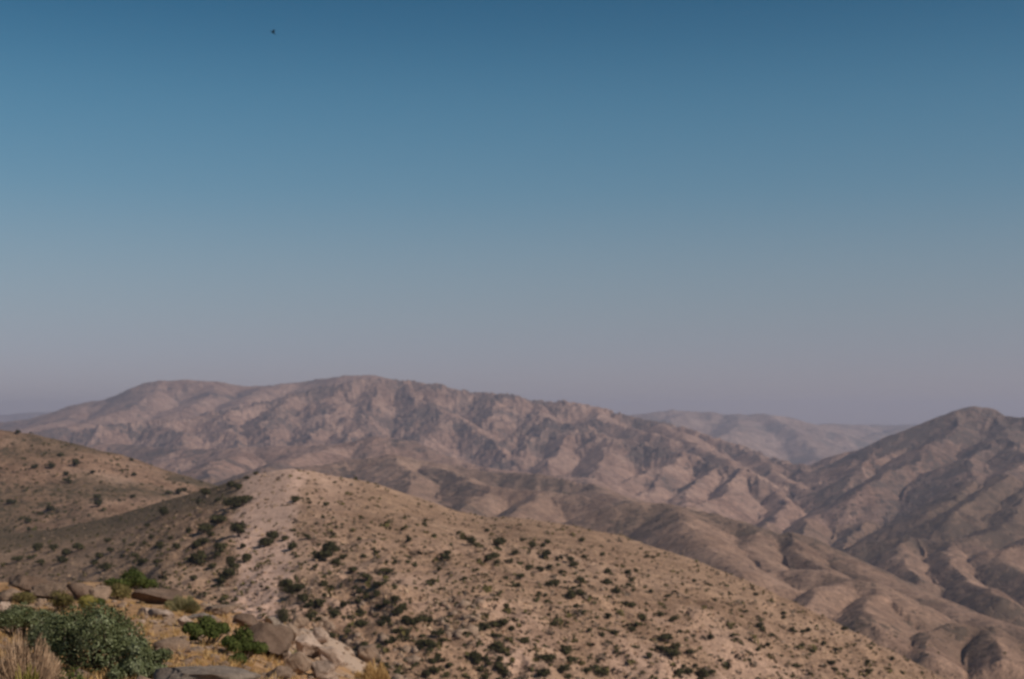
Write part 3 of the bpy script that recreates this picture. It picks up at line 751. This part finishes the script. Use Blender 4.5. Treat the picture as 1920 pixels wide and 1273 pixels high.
zz(640, 953, [(355,48,26),(285,30,25),(425,90,26),(465,85,30),(275,107,25),(345,118,30),(235,145,22),(105,170,24),(310,185,22),(380,180,36),(5,85,26),(5,200,24),(820,125,32),(938,100,26),(1000,90,27),(660,140,30),(728,197,55),(757,210,32),(880,200,66),(905,188,46),(960,210,20),(1022,178,30),(1075,215,46),(1135,212,30),(1160,190,32),(1350,178,32),(595,250,42),(595,285,42),(975,250,44),(865,268,52),(825,297,52),(950,298,50),(872,308,40),(1015,313,28),(1155,262,58),(1170,325,42),(1285,293,42),(1305,320,42),(1115,345,42),(1050,338,40),(200,253,32),(125,270,30),(15,275,42),(385,270,25),(65,348,56),(235,352,45),(268,358,40),(550,345,32),(765,338,26),(145,392,62),(210,432,56),(195,482,56),(140,490,36),(100,470,40),(95,525,36),(10,550,42),(255,535,50),(300,515,55),(210,558,45),(310,590,55),(340,570,55),(255,630,55),(228,655,45),(100,595,60),(108,643,80),(460,630,60),(415,640,60),(370,640,65),(500,633,42),(385,503,25),(412,420,22),(565,537,30),(625,592,30),(585,635,38),(733,607,36),(740,375,26),(695,393,28),(925,393,22),(1010,385,42),(1175,422,50),(1208,430,46),(995,433,28),(890,473,26),(930,550,32),(1150,490,28),(1155,525,28),(1340,410,46),(1305,448,34),(1295,495,60),(1340,475,55),(1385,410,22),(1380,378,22),(1395,430,22),(1325,550,36),(1350,585,46),(1498,352,42),(1500,420,46),(1548,465,52),(1468,262,32),(1460,310,26),(1637,293,25),(1722,270,30),(1590,325,26),(1615,357,40),(1662,350,28),(1725,375,26),(1630,403,30),(1615,435,30),(1640,460,25),(1710,433,26),(1742,470,28),(1838,493,34),(1600,540,40),(1637,545,42),(1500,610,42),(1690,620,52),(1745,625,26),(1795,600,42),(1868,628,42),(1905,690,36),(1910,578,26),(1395,688,30),(1195,650,50),(1270,637,25),(1535,700,40),(1635,685,46),(900,650,75),(858,658,55),(805,668,55),(760,688,50),(870,720,52),(960,683,36),(950,738,28),(1035,745,60),(1060,800,30),(1260,808,60),(1285,862,46),(1160,855,76),(1245,915,68),(1145,925,72),(1380,920,56),(1470,930,52),(1280,945,42),(1480,820,30),(1435,845,26),(1545,805,28),(1735,828,42),(1825,740,66),(1808,795,52),(1855,830,80),(1885,788,50),(1905,930,62),(370,700,52),(360,740,46),(455,720,36),(445,772,66),(485,752,70),(520,772,50),(548,712,60),(567,745,46),(295,748,42),(255,760,40),(132,772,58),(80,830,42),(440,853,36),(515,862,40),(250,885,62),(572,903,26),(608,890,46),(480,935,52),(520,915,54),(755,835,66),(778,905,58),(762,870,50),(868,785,76),(895,805,50),(890,845,50),(885,895,56),(925,925,58),(830,875,36),(940,825,32),(810,955,40),(305,690,40)])
zz(1280, 953, [(65,407,30),(125,412,26),(160,430,22),(225,480,22),(258,468,20),(265,500,20),(290,523,20),(30,500,26),(412,485,30),(357,580,30),(210,630,22),(275,570,25),(430,662,40),(450,685,30),(570,590,28),(568,615,28),(645,578,22),(615,685,36),(675,690,32),(705,685,30),(718,640,22),(752,658,26),(908,678,30),(500,718,30),(282,715,34),(303,735,28),(155,725,36),(70,745,22),(25,770,22),(35,805,50),(77,795,22),(280,808,24),(375,808,26),(425,797,30),(480,768,30),(378,845,26),(505,820,20),(225,878,26),(72,885,34),(8,890,36),(30,918,55),(170,918,42),(105,940,70),(675,768,36),(730,745,22),(745,772,25),(730,805,28),(795,762,32),(862,797,30),(885,790,25),(855,830,26),(840,870,46),(857,905,36),(640,885,42),(715,930,30),(1040,865,32),(1045,920,40),(1180,850,28),(1160,878,22),(1195,718,22)])
zz(0, 640, [(1310,925,80),(1370,905,90),(1155,855,60),(1335,822,52),(1296,812,46),(1440,742,30),(1390,768,30),(1005,850,50),(1040,835,30),(945,848,42),(1115,905,36),(1225,890,36),(1660,890,55),(1700,880,26),(1732,882,26),(1725,855,25),(1805,880,24),(1835,918,36),(1730,780,22),(1885,790,24),(345,635,36),(425,605,26),(380,580,26),(290,705,42),(425,690,46),(375,745,36),(380,785,42),(520,735,30),(660,660,24),(660,690,26),(710,720,24),(755,750,30),(745,875,28),(1010,800,22),(1055,795,20),(100,515,32),(195,705,40),(550,880,40),(280,940,50),(555,920,46),(60,905,42)])
Z.sort(key=lambda t: -t[2])
singles = Z[:285]; minor = Z[285:]
def zone(u, y, Y_):
    if Y_ > 540:
        return ("upper" if y < 880 else "lower") + " distant brown hill" + (", at the very left edge" if u < 150 else ", its right half")
    if u < 330:
        return ("upper" if y < 1030 else "lower") + " olive slope behind the knoll, " + ("far left end" if u < 150 else "right half")
    if u < 455:
        return ("left flank close beneath the peak" if y < 985 else "left flank beside the top of the sand" if y < 1050 else
                "left flank beside the foot of the sand")
    if u < 640:
        return ("bare sandy slope close under the peak" if y < 1000 else "middle of the bare sandy slope" if y < 1080 else
                "sandy foot near the leaning tree" if y < 1150 else "ground just above the pale boulders")
    row = "crest strip" if y < 1010 else "upper hillside" if y < 1070 else "middle hillside" if y < 1140 else "lower hillside" if y < 1205 else "hillside's bottom margin"
    col = ("right of the pale boulders" if u < 750 else "right of the golden grass" if u < 860 else "below the crest's dip" if u < 980 else "left of centre" if u < 1090 else
           "at its centre" if u < 1190 else "right of centre" if u < 1290 else "smoother right part" if u < 1450 else "tapering right tail")
    return row + ", " + col
RANKS = [("largest", lambda t: -t[3]), ("topmost", lambda t: t[2]), ("lowest", lambda t: -t[2]), ("leftmost", lambda t: t[1]), ("rightmost", lambda t: -t[1]),
         ("smallest", lambda t: t[3])]
ORD = ["", "second ", "third ", "fourth "]
def label_zone(members, place):
    """members: (object, u, y, width); every one gets the rank that singles it out"""
    left = list(members); kind_ = "dark shrubs"
    if len(members) == 1:
        members[0][0]['label'] = "only larger dark shrub on the " + place; return
    for o_i in range(4):
        for word, key in RANKS:
            order = sorted(members, key=key)
            if o_i < len(order) and order[o_i] in left:
                left.remove(order[o_i])
                order[o_i][0]['label'] = ORD[o_i] + word + " dark shrub on the " + place
    for m_ in left: m_[0]['label'] = "unremarkable middle-sized dark shrub on the " + place
SPECIAL = {  # named by what stands around them
 (450, 942): "large dark shrub on the left ridge just beneath the peak",
 (512, 1006): "tall dark shrub in the middle of the bare sandy slope",
 (607, 1045): "widest dark shrub at the right edge of the bare sandy slope",
 (553, 937): "round dark shrub alone under the peak",
 (1027, 1237): "roundest dark shrub at the bottom centre of the hillside",
 (1258, 1230): "dark shrub pressed against the shadowed rock gully",
 (930, 1018): "widest dark shrub under the long crest",
 (1037, 1094): "wide flat dark shrub in the centre of the tan slope",
 (930, 1216): "tall dark shrub above a column of shrubs in the wash",
}
special_left = dict(SPECIAL)
def scatter_shrubs():
    rng = random.Random(5); cells = {}
    for (u, y, w) in singles:
        hp = hit_ground(u, y + w * 0.22, 150, 1000)
        if hp is None: continue
        x_, y_ = hp; width = w / F * y_ * 1.38
        if width < 0.3: continue
        me, mt = VAR[rng.randrange(10)]
        o_ = link('shrub', me, (x_, y_, ground_at(x_, y_) - width * 0.04), rng.uniform(0, 6.28), None, (width, width, width * rng.uniform(0.85, 1.15)))
        lab = None
        for key in list(special_left):
            if abs(key[0] - u) < 9 and abs(key[1] - y) < 9:
                lab = special_left.pop(key); break
        tag(o_, lab or 'dark shrub', 'shrub', 'dark shrubs dotted over the hillsides')
        if not lab: cells.setdefault(zone(u, y, y_), []).append((o_, u, y, w))
        if w >= 14:
            s_ = link('stem', mt, parent=o_)
    for place, mem in cells.items(): label_zone(mem, place)
scatter_shrubs()

def low_scrub(name, positions, sizes, material, leaves, rng, leaf, aspect, label_kind=None):
    v0, f0 = ICO[1]
    VV = []; FF = []; off = 0
    for (x_, y_), s_ in zip(positions, sizes):
        z_ = ground_at(x_, y_)
        d = unit(leaves, rng); d[:, 2] = np.abs(d[:, 2])
        c = d * np.array([0.5, 0.5, 0.45]) * s_ * rng.uniform(0.5, 1.0, leaves)[:, None] + np.array([x_, y_, z_])
        nn = d + unit(leaves, rng) * 0.7; nn /= np.linalg.norm(nn, axis=1)[:, None]
        v, q_ = leaf_quads(c, nn, s_ * leaf, rng, aspect)
        VV.append(v); FF.append(q_ + off); off += len(v)
    me = mesh_np(name, np.concatenate(VV), np.concatenate(FF), material)
    o_ = link(name, me); o_['kind'] = 'stuff'
    return o_

rng = np.random.default_rng(33)
pos = []; siz = []
for (u, y, w) in minor:
    hp = hit_ground(u, y + w * .2, 150, 1000)
    if hp: pos.append(hp); siz.append(w / F * hp[1] * 1.1)
for _ in range(8200):
    u = rng.uniform(-80, 1990); y = rng.uniform(800, 1290)
    hp = hit_ground(u, y, 170, 900)
    if hp is None: continue
    i_ = int(np.searchsorted(RR, math.hypot(*hp))); j_ = int(np.clip(np.searchsorted(AZ, math.atan2(*hp)), 0, NA - 1)); i_ = min(i_, NR - 1)
    if is_m[i_, j_]: continue
    if hp[1] < 540 and u > 1250 and rng.random() < 0.35: continue
    if pale[i_, j_] > 0.45 and rng.random() < (0.97 if pale[i_, j_] > 0.9 else 0.7): continue
    if hp[1] < 540 and rng.random() > 0.35 + veg[i_, j_] + 0.8 * max(0, float(vnoise(np.array([hp[0] / 30]), np.array([hp[1] / 30]), 77)[0])): continue
    pos.append(hp); siz.append(float(np.exp(rng.normal(math.log(0.66 if hp[1] < 540 else 1.2), 0.45))))
low_scrub('scrub', pos, siz, MF_dark, 12, rng, 0.24, 0.8)
pos = []; siz = []
for _ in range(7000):
    u = rng.uniform(-80, 1990); y = rng.uniform(870, 1290)
    hp = hit_ground(u, y, 170, 560)
    if hp is None: continue
    pos.append(hp); siz.append(float(np.exp(rng.normal(math.log(0.55), 0.4))))
low_scrub('dry_grass', pos, siz, MF_tan, 7, rng, 0.26, 0.7)
pos = []; siz = []
for _ in range(6500):
    u = rng.uniform(-80, 1990); y = rng.uniform(820, 1290)
    hp = hit_ground(u, y, 170, 880)
    if hp is None: continue
    pos.append(hp); siz.append(float(np.exp(rng.normal(math.log(0.85), 0.45))))
low_scrub('olive_scrub', pos[::2], siz[::2], MF_olive, 9, rng, 0.24, 0.7)
low_scrub('dead_brush', pos[1::2], siz[1::2], MF_brush, 11, rng, 0.24, 0.5)

# --- rocks
def rock_mesh(seed, dims, material, cuts=7, sub=4, rough_amp=0.07):
    rng_ = np.random.default_rng(seed)
    v, f_ = ICO[sub]; v = v.copy()
    for _ in range(cuts):                                   # slice flat faces off, as granite splits
        n_ = unit(1, rng_)[0]; d = rng_.uniform(0.36, 0.72)
        ex = np.maximum(v @ n_ - d, 0); v = v - n_ * ex[:, None] * 0.97
    def n3(p, s, sd): return fbm(p[:, 0] * s + p[:, 2] * s * 0.7 + sd, p[:, 1] * s - p[:, 2] * s * 0.6, 4, sd, 0.55)
    nv = v / (np.linalg.norm(v, axis=1)[:, None] + 1e-9)
    v = v + nv * (n3(v, 1.6, seed % 97) * 0.13 - np.abs(n3(v, 3.2, seed % 83)) * 0.10 + n3(v, 6.5, seed % 89) * rough_amp)[:, None]
    v = v - (v.max(0) + v.min(0)) / 2; v = v / (v.max(0) - v.min(0)) * np.array(dims)
    return mesh_np('rock', v, f_, material, smooth=True)
def rock(u, y, w, h, label, material, seed, depth=None, rmin=5, rmax=120, tilt=(0, 0, 0), cuts=7, sub=4, dist=None, group=None):
    """u,y: centre in the photograph, w,h: size there"""
    hp = hit_ground(u, y + h * 0.38, rmin, rmax) if dist is None else ((u - CX) / F * dist, dist)
    if hp is None: print('no ground for', label); return
    x_, y_ = hp
    W = w / F * y_; Hh = h / F * y_
    zc = -(y - YH) / F * y_
    zg = ground_at(x_, y_)
    zc = min(zc, zg + Hh * 0.42)
    D = depth if depth else max(W * 0.7, Hh)
    me = rock_mesh(seed, (W, D, Hh), material, cuts, sub)
    o_ = link('rock', me, (x_, y_ + D * 0.15, zc))
    o_.rotation_euler = tilt
    print('ROCK', label[:30], round(x_, 1), round(y_, 1), round(W, 2), round(Hh, 2))
    tag(o_, label, 'rock', group)
    return o_
ROCKS = [
 (60, 1096, 120, 34, "broad rough outcrop behind the smaller outcrop rocks", MR_brown, 29, 24),
 (95, 1108, 90, 36, "weathered tan outcrop block behind the blue green sagebrush", MR_tan, 2, 20),
 (148, 1110, 60, 40, "dark streaked outcrop block beside the yellow brown shrub", MR_brown, 3, 20),
 (186, 1114, 42, 34, "pale notched outcrop block next to the yellow brown shrub", MR_tan, 4, 20),
 (292, 1119, 96, 36, "dark brown boulder sloping down right of the black hollow", MR_brown, 5, 20),
 (300, 1150, 52, 20, "long pale slab lying on the orange soil", MR_pale, 6, 8),
 (271, 1147, 34, 20, "pale pink stone left of the long slab", MR_pale, 7, 8),
 (347, 1166, 30, 24, "rounded white stone beside the green shrub", MR_pale, 8, 8),
 (286, 1166, 20, 10, "small pale stone below the long slab", MR_pale, 9, 8),
 (266, 1165, 14, 9, "smallest pale stone left below the long slab", MR_pale, 10, 8),
 (376, 1156, 66, 14, "flat grey slab behind the white stone", MR_grey, 11, 8),
 (8, 1143, 52, 34, "pale boulder cut by the left edge above the sagebrush", MR_pale, 12, 8),
 (64, 1157, 16, 16, "small pink stone in the gap of the sagebrush", MR_pale, 13, 8),
 (415, 1145, 80, 24, "tan ledge rock at the knoll rim behind the green shrubs", MR_tan, 14, 8),
 (462, 1168, 60, 36, "brown sloping rock left of the black hollow", MR_brown, 15, 8),
 (512, 1172, 44, 38, "grey rock leaning right of the black hollow", MR_grey, 16, 8),
 (506, 1204, 88, 76, "largest dark brown slab right of the green shrubs", MR_brown, 37, 8),
 (548, 1192, 44, 46, "tan upright block above the pale boulder slope", MR_tan, 18, 8),
 (580, 1212, 52, 52, "pale cracked boulder at the rim of the boulder slope", MR_pale, 19, 8),
 (622, 1232, 50, 48, "pale boulder at the right of the boulder slope", MR_pale, 20, 8),
 (556, 1244, 56, 48, "rough tan boulder in the middle of the boulder slope", MR_tan, 21, 8),
 (601, 1258, 58, 40, "cream boulder low in the boulder slope", MR_pale, 22, 8),
 (520, 1264, 60, 34, "tan boulder at the bottom of the slope", MR_tan, 24, 8),
 (372, 1280, 225, 60, "wide flat grey slab at the bottom edge", MR_grey, 25, 5),
 (688, 1226, 40, 40, "tan block standing behind the yellow grass", MR_tan, 26, 20),
 (560, 1168, 36, 30, "small tan block on the skyline of the boulder slope", MR_tan, 27, 30),
 (600, 1192, 34, 34, "small pale block high on the boulder slope", MR_pale, 41, 20),
 (532, 1226, 34, 34, "cream block between the dark slab and the boulder slope", MR_pale, 43, 8),
 (368, 1216, 34, 9, "low tan stone set in the orange grass", MR_tan, 28, 8),
]
for (u, y, w, h, lab, m_, sd, rmin) in ROCKS:
    rock(u, y, w, h, lab, m_, 3000 + sd * 7, rmin=rmin, tilt=((sd * 37 % 20 - 10) / 60, (sd * 53 % 20 - 8) / 50, (sd * 71 % 60) / 60 - 0.5), cuts=15)

# --- foreground shrubs
def shrub(u, ytop, w, ybase, label, leaf_m, n_leaf, leaf, seed, kind='leafy', rmin=5, rmax=130, dist=None, cat='shrub', name='shrub', lobes_n=6, group=None, flat=0.75, depth=1.0):
    hp = hit_ground(u, ybase, rmin, rmax) if dist is None else ((u - CX) / F * dist, dist)
    if hp is None: print('no ground for', label); return
    x_, y_ = hp; W = w / F * y_; Hh = (ybase - ytop) / F * y_
    zg = ground_at(x_, y_)
    if dist is not None: Hh = max(-(ytop - YH) / F * y_ - zg, 0.15)
    rng_ = np.random.default_rng(seed)
    root = bpy.data.objects.new(name, None); COL.objects.link(root); root.location = (x_, y_, zg - 0.02); root.empty_display_size = 0.2
    tag(root, label, cat, group)
    if kind == 'leafy':
        L = lobes(rng_, W, Hh, lobes_n, flat)
        pts, nr = crown_points(rng_, L, n_leaf)
        v, q_ = leaf_quads(pts, nr, leaf, rng_, 0.5)
        link('foliage', mesh_np('foliage', v, q_, leaf_m), parent=root)
        parts = []
        for l in L:
            for _ in range(3):
                e = np.array(l[:3]) + unit(1, rng_)[0] * np.array([l[3], l[3], l[4]]) * 0.8
                b0 = rng_.normal(size=3) * 0.03 * W; b0[2] = -0.03
                mid = (b0 + e) / 2 + rng_.normal(size=3) * 0.05 * W
                parts.append(tube([b0, mid, e], 0.014 * W + 0.003, 0.004, 4))
        tv, tf = merge(parts)
        link('branches', mesh_np('branches', tv, tf, M_wood), parent=root)
    else:                                                    # dense wiry stems fanning from the base
        n_ = n_leaf
        th = rng_.uniform(0, 2 * math.pi, n_); rad = np.sqrt(rng_.uniform(0, 1, n_))
        tip = np.stack([np.cos(th) * rad * W / 2, np.sin(th) * rad * W / 2 * depth,
                        Hh * (np.sqrt(1 - 0.75 * rad ** 2)) * rng_.uniform(0.45, 1.1, n_) * (0.82 + 0.22 * np.sin(th * 3 + seed) * np.cos(rad * 7))], 1)
        b0 = tip * np.array([0.25, 0.25, 0]) + rng_.normal(size=(n_, 3)) * np.array([.03, .03, 0]) * W
        mid = (b0 + tip) / 2 + rng_.normal(size=(n_, 3)) * 0.04 * W
        side = unit(n_, rng_) * leaf
        v = np.stack([b0 - side, b0 + side, mid + side, mid - side, tip + side * .4, tip - side * .4], 1).reshape(-1, 3)
        base_i = np.arange(n_)[:, None] * 6
        q_ = np.concatenate([base_i + np.array([0, 1, 2, 3]), base_i + np.array([3, 2, 4, 5])])
        link('stems', mesh_np('stems', v, q_, leaf_m), parent=root)
    return root

S = shrub
S(165, 1128, 285, 1290, "big blue green sagebrush filling the lower left corner", MF_sage, 15000, 0.013, 51, dist=11.0, lobes_n=13, name='sagebrush')
S(262, 1196, 125, 1275, "smaller rounded sagebrush at the right of the big one", MF_sage, 7000, 0.012, 52, lobes_n=7, name='sagebrush')
S(100, 1150, 110, 1222, "ragged sagebrush between the dry tan bush and the big one", MF_sage, 4500, 0.013, 71, lobes_n=5, name='sagebrush')
S(40, 1128, 150, 1200, "loose sagebrush at the left edge behind the dry tan bush", MF_sage, 7000, 0.014, 53, lobes_n=8, name='sagebrush')
S(110, 1104, 60, 1150, "olive brown shrub poking up behind the big sagebrush", MF_olive, 2600, 0.018, 54, lobes_n=4)
S(40, 1184, 180, 1300, "fluffy dry tan bush in the bottom left corner", MF_tan, 9000, 0.004, 55, kind='stems', dist=8.6, name='dry_bush', cat='bush')
S(52, 1240, 90, 1300, "yellow flowering brush in front of the dry tan bush", MF_yellow, 3000, 0.005, 56, kind='stems', dist=7.9, name='brush', cat='bush')
S(135, 1244, 95, 1300, "bright green brush between the dry bush and the sagebrush", MF_green, 3500, 0.009, 57, dist=8.6, lobes_n=5, name='brush', cat='bush')
S(248, 1066, 104, 1110, "dark green shrub on the knoll rim above the black hollow", MF_green, 4500, 0.03, 58, dist=33.0, lobes_n=7)
S(221, 1092, 44, 1124, "yellow brown shrub under the dark green one", MF_olive, 2600, 0.025, 59, lobes_n=4)
S(342, 1112, 70, 1146, "pale green wispy shrub beside the dark brown boulder", MF_pale, 4500, 0.006, 60, kind='stems')
S(388, 1152, 84, 1210, "bright green juniper shrub left of its twin", MF_green, 6500, 0.016, 61, lobes_n=7, name='juniper')
S(456, 1172, 92, 1238, "bright green juniper shrub right of its twin, above the brown slab", MF_green, 6500, 0.016, 62, lobes_n=7, name='juniper')
S(448, 1220, 40, 1247, "small green shrub below the right juniper", MF_green, 2500, 0.013, 63, lobes_n=4)
S(165, 1112, 46, 1140, "yellow green shrub rising over the top of the big sagebrush", MF_yellow, 2200, 0.016, 72, lobes_n=4)
S(205, 1150, 46, 1200, "lime green sprig growing through the big sagebrush", MF_olive, 1200, 0.012, 73, lobes_n=3)
S(185, 1118, 30, 1134, "small green tuft below the pale notched block", MF_green, 900, 0.018, 64, lobes_n=3)
S(40, 1108, 60, 1130, "low green brown shrub before the outcrop at the left", MF_olive, 2000, 0.018, 65, lobes_n=4)
S(545, 1212, 44, 1236, "pale green grass clump on the boulder slope", MF_pale, 1800, 0.006, 66, kind='stems', dist=24, name='grass_clump', cat='grass clump')
S(700, 1236, 80, 1300, "golden dry grass clump at the bottom right of the boulder slope", MF_straw, 6000, 0.008, 67, kind='stems', dist=24, name='grass_clump', cat='grass clump')
# dead branch between the two junipers
def branch():
    y_ = 19.0
    pt = lambda u, y, dy=0: np.array([(u - CX) / F * (y_ + dy), y_ + dy, -(y - YH) / F * (y_ + dy)])
    parts = [tube([pt(402, 1198), pt(412, 1206, -.1), pt(420, 1216, -.1), pt(428, 1226, 0)], 0.014, 0.03, 6),
             tube([pt(412, 1206, -.1), pt(418, 1203, -.2), pt(424, 1197, -.2)], 0.012, 0.005, 5),
             tube([pt(420, 1216, -.1), pt(430, 1212, 0), pt(440, 1204, .1)], 0.014, 0.006, 5)]
    tv, tf = merge(parts); o_ = link('branch', mesh_np('branch', tv, tf, M_wood))
    tag(o_, "bare dark branch lying between the two bright green junipers", 'branch')
branch()
# leaning tree on the sandy slope
def small_tree():
    hp = hit_ground(534, 1143, 150, 600)
    x_, y_ = hp; s = y_ / F; zg = ground_at(x_, y_)
    root = bpy.data.objects.new('tree', None); COL.objects.link(root); root.location = (x_, y_, zg)
    tag(root, "small leaning tree with a bare trunk at the foot of the sandy slope", 'tree')
    tv, tf = tube([(0, 0, -.3), (2 * s, 0, 14 * s), (8 * s, 0, 26 * s), (6 * s, 0, 40 * s)], 1.6 * s, 0.7 * s, 6)
    link('trunk', mesh_np('trunk', tv, tf, M_wood), parent=root)
    rng_ = np.random.default_rng(88)
    for cx_, cz_, w_, h_ in ((5, 46, 34, 30), (24, 44, 26, 20)):
        L = [(a * s * w_ * 0.3, b_ * s * w_ * .3, c * s * h_ * 0.3, w_ * s * 0.32, h_ * s * 0.3) for a, b_, c in rng_.uniform(-1, 1, (6, 3))]
        pts, nr = [], []
        for l in L:
            d = unit(160, rng_); pts.append(np.array(l[:3]) + d * rng_.uniform(.6, 1.1, 160)[:, None] * np.array([l[3], l[3], l[4]])); nr.append(d)
        pts = np.concatenate(pts) + np.array([cx_ * s, 0, cz_ * s]); nr = np.concatenate(nr)
        v, q_ = leaf_quads(pts, nr, 1.9 * s, rng_, 0.7)
        link('crown', mesh_np('crown', v, q_, MF_dark), parent=root)
small_tree()
S(532, 1140, 40, 1168, "dense dark bush directly below the leaning tree", MF_dark, 1500, 0.12, 70, rmin=150, rmax=500, lobes_n=5, name='bush', cat='bush')

# --- litter on the knoll: grass and stones nobody could count
pos = []; siz = []
for _ in range(1500):
    u = rng.uniform(-100, 560); y = rng.uniform(1095, 1290)
    hp = hit_ground(u, y, 6, 60)
    if hp: pos.append(hp); siz.append(float(rng.uniform(0.04, 0.13)))
def grass(name, pos, siz, material, blades, rng):
    VV = []
    for (x_, y_), s_ in zip(pos, siz):
        z_ = ground_at(x_, y_)
        th = rng.uniform(0, 6.28, blades); rd = rng.uniform(0.1, 0.9, blades)
        tip = np.stack([np.cos(th) * rd * s_, np.sin(th) * rd * s_, s_ * rng.uniform(.4, 1.0, blades)], 1)
        b0 = tip * np.array([.2, .2, 0]); side = unit(blades, rng) * 0.006
        o_ = np.array([x_, y_, z_ - 0.01])
        VV.append(np.stack([b0 - side + o_, b0 + side + o_, tip + o_], 1).reshape(-1, 3))
    v = np.concatenate(VV)
    me = mesh_np(name, v, np.arange(len(v)).reshape(-1, 3), material)
    o_ = link(name, me); o_['kind'] = 'stuff'
grass('grass', pos, siz, MF_straw, 16, rng)
VV = []; FF = []; off = 0
v0, f0 = ICO[1]
for _ in range(1700):
    u = rng.uniform(-100, 720); y = rng.uniform(1095, 1290)
    hp = hit_ground(u, y, 6, 90)
    if not hp: continue
    s_ = float(np.exp(rng.normal(math.log(0.03 if hp[1] < 26 else 0.05), 0.5)))
    v = v0 * rng.uniform(0.6, 1.2, (len(v0), 1)) * np.array([1, 0.8, 0.6]) * s_ + np.array([hp[0], hp[1], ground_at(*hp) + s_ * 0.2])
    VV.append(v); FF.append(f0 + off); off += len(v0)
o_ = link('pebbles', mesh_np('pebbles', np.concatenate(VV), np.concatenate(FF), MR_tan)); o_['kind'] = 'stuff'
VV = []; FF = []; off = 0
for _ in range(3000):
    u = rng.uniform(-80, 1990); y = rng.uniform(880, 1290)
    hp = hit_ground(u, y, 170, 560)
    if not hp: continue
    if vnoise(np.array([hp[0] / 22]), np.array([hp[1] / 22]), 66)[0] < 0.05: continue
    s_ = float(np.exp(rng.normal(math.log(0.30), 0.4)))
    v = v0 * rng.uniform(0.45, 1.25, (len(v0), 1)) * np.array([1, 0.8, 0.7]) * s_ + np.array([hp[0], hp[1], ground_at(*hp) + s_ * 0.15])
    VV.append(v); FF.append(f0 + off); off += len(v0)
for _ in range(420):
    u = rng.uniform(540, 900); y = rng.uniform(1130, 1290)
    hp = hit_ground(u, y, 170, 560)
    if not hp or vnoise(np.array([hp[0] / 14]), np.array([hp[1] / 14]), 67)[0] < 0.08: continue
    s_ = float(np.exp(rng.normal(math.log(0.75), 0.4)))
    v = v0 * rng.uniform(0.4, 1.3, (len(v0), 1)) * np.array([1, 0.8, 0.8]) * s_ + np.array([hp[0], hp[1], ground_at(*hp) + s_ * 0.1])
    VV.append(v); FF.append(f0 + off); off += len(v0)
o_ = link('rubble', mesh_np('rubble', np.concatenate(VV), np.concatenate(FF), MR_tan)); o_['kind'] = 'stuff'

# --- small dark speck of unsettled kind, added as a birdlike shape
def bird_shape():
    y_ = 40.0; c = Vector(((512 - CX) / F * y_, y_, -(62 - YH) / F * y_)); L_ = 0.17
    root = bpy.data.objects.new('bird_shape', None); COL.objects.link(root); root.location = c
    root.rotation_euler = (0, math.radians(28), math.radians(12))
    tag(root, "small dark birdlike speck alone high in the blue sky", 'bird_shape')
    prof = [(-0.5, .004), (-.42, .02), (-.2, .05), (.05, .062), (.25, .05), (.36, .036), (.44, .036), (.5, .02), (.56, .004)]
    vs = []; fs = []
    for i_, (x_, r_) in enumerate(prof):
        for k_ in range(8):
            t = math.pi * k_ / 4; vs.append((-x_ * L_, math.cos(t) * r_ * L_ * 1.6, math.sin(t) * r_ * L_ * 1.6))
    for i_ in range(len(prof) - 1):
        for k_ in range(8):
            a = i_ * 8 + k_; b_ = i_ * 8 + (k_ + 1) % 8; fs.append((a, b_, b_ + 8, a + 8))
    link('body', mesh_np('body', vs, fs, M_bird_shape), parent=root)
    link('tail', mesh_np('tail', np.array([(.42, -.03, 0), (.42, .03, 0), (.72, .09, .01), (.72, -.09, .01)]) * L_, [(0, 1, 2, 3)], M_bird_shape), parent=root)
    for sg in (-1, 1):
        w_ = np.array([(-.22, .05 * sg, .04), (.12, .05 * sg, .04), (.10, .32 * sg, .26), (-.20, .30 * sg, .27), (-.02, .62 * sg, .40), (.14, .60 * sg, .39)])
        link('wing', mesh_np('wing', w_ * L_, [(0, 1, 2, 3), (3, 2, 5, 4)], M_bird_shape), parent=root)
M_bird_shape = simple_mat('dark_speck', [(0.01, 0.01, 0.01), (0.018, 0.017, 0.016), (0.03, 0.028, 0.026)], 20)
bird_shape()
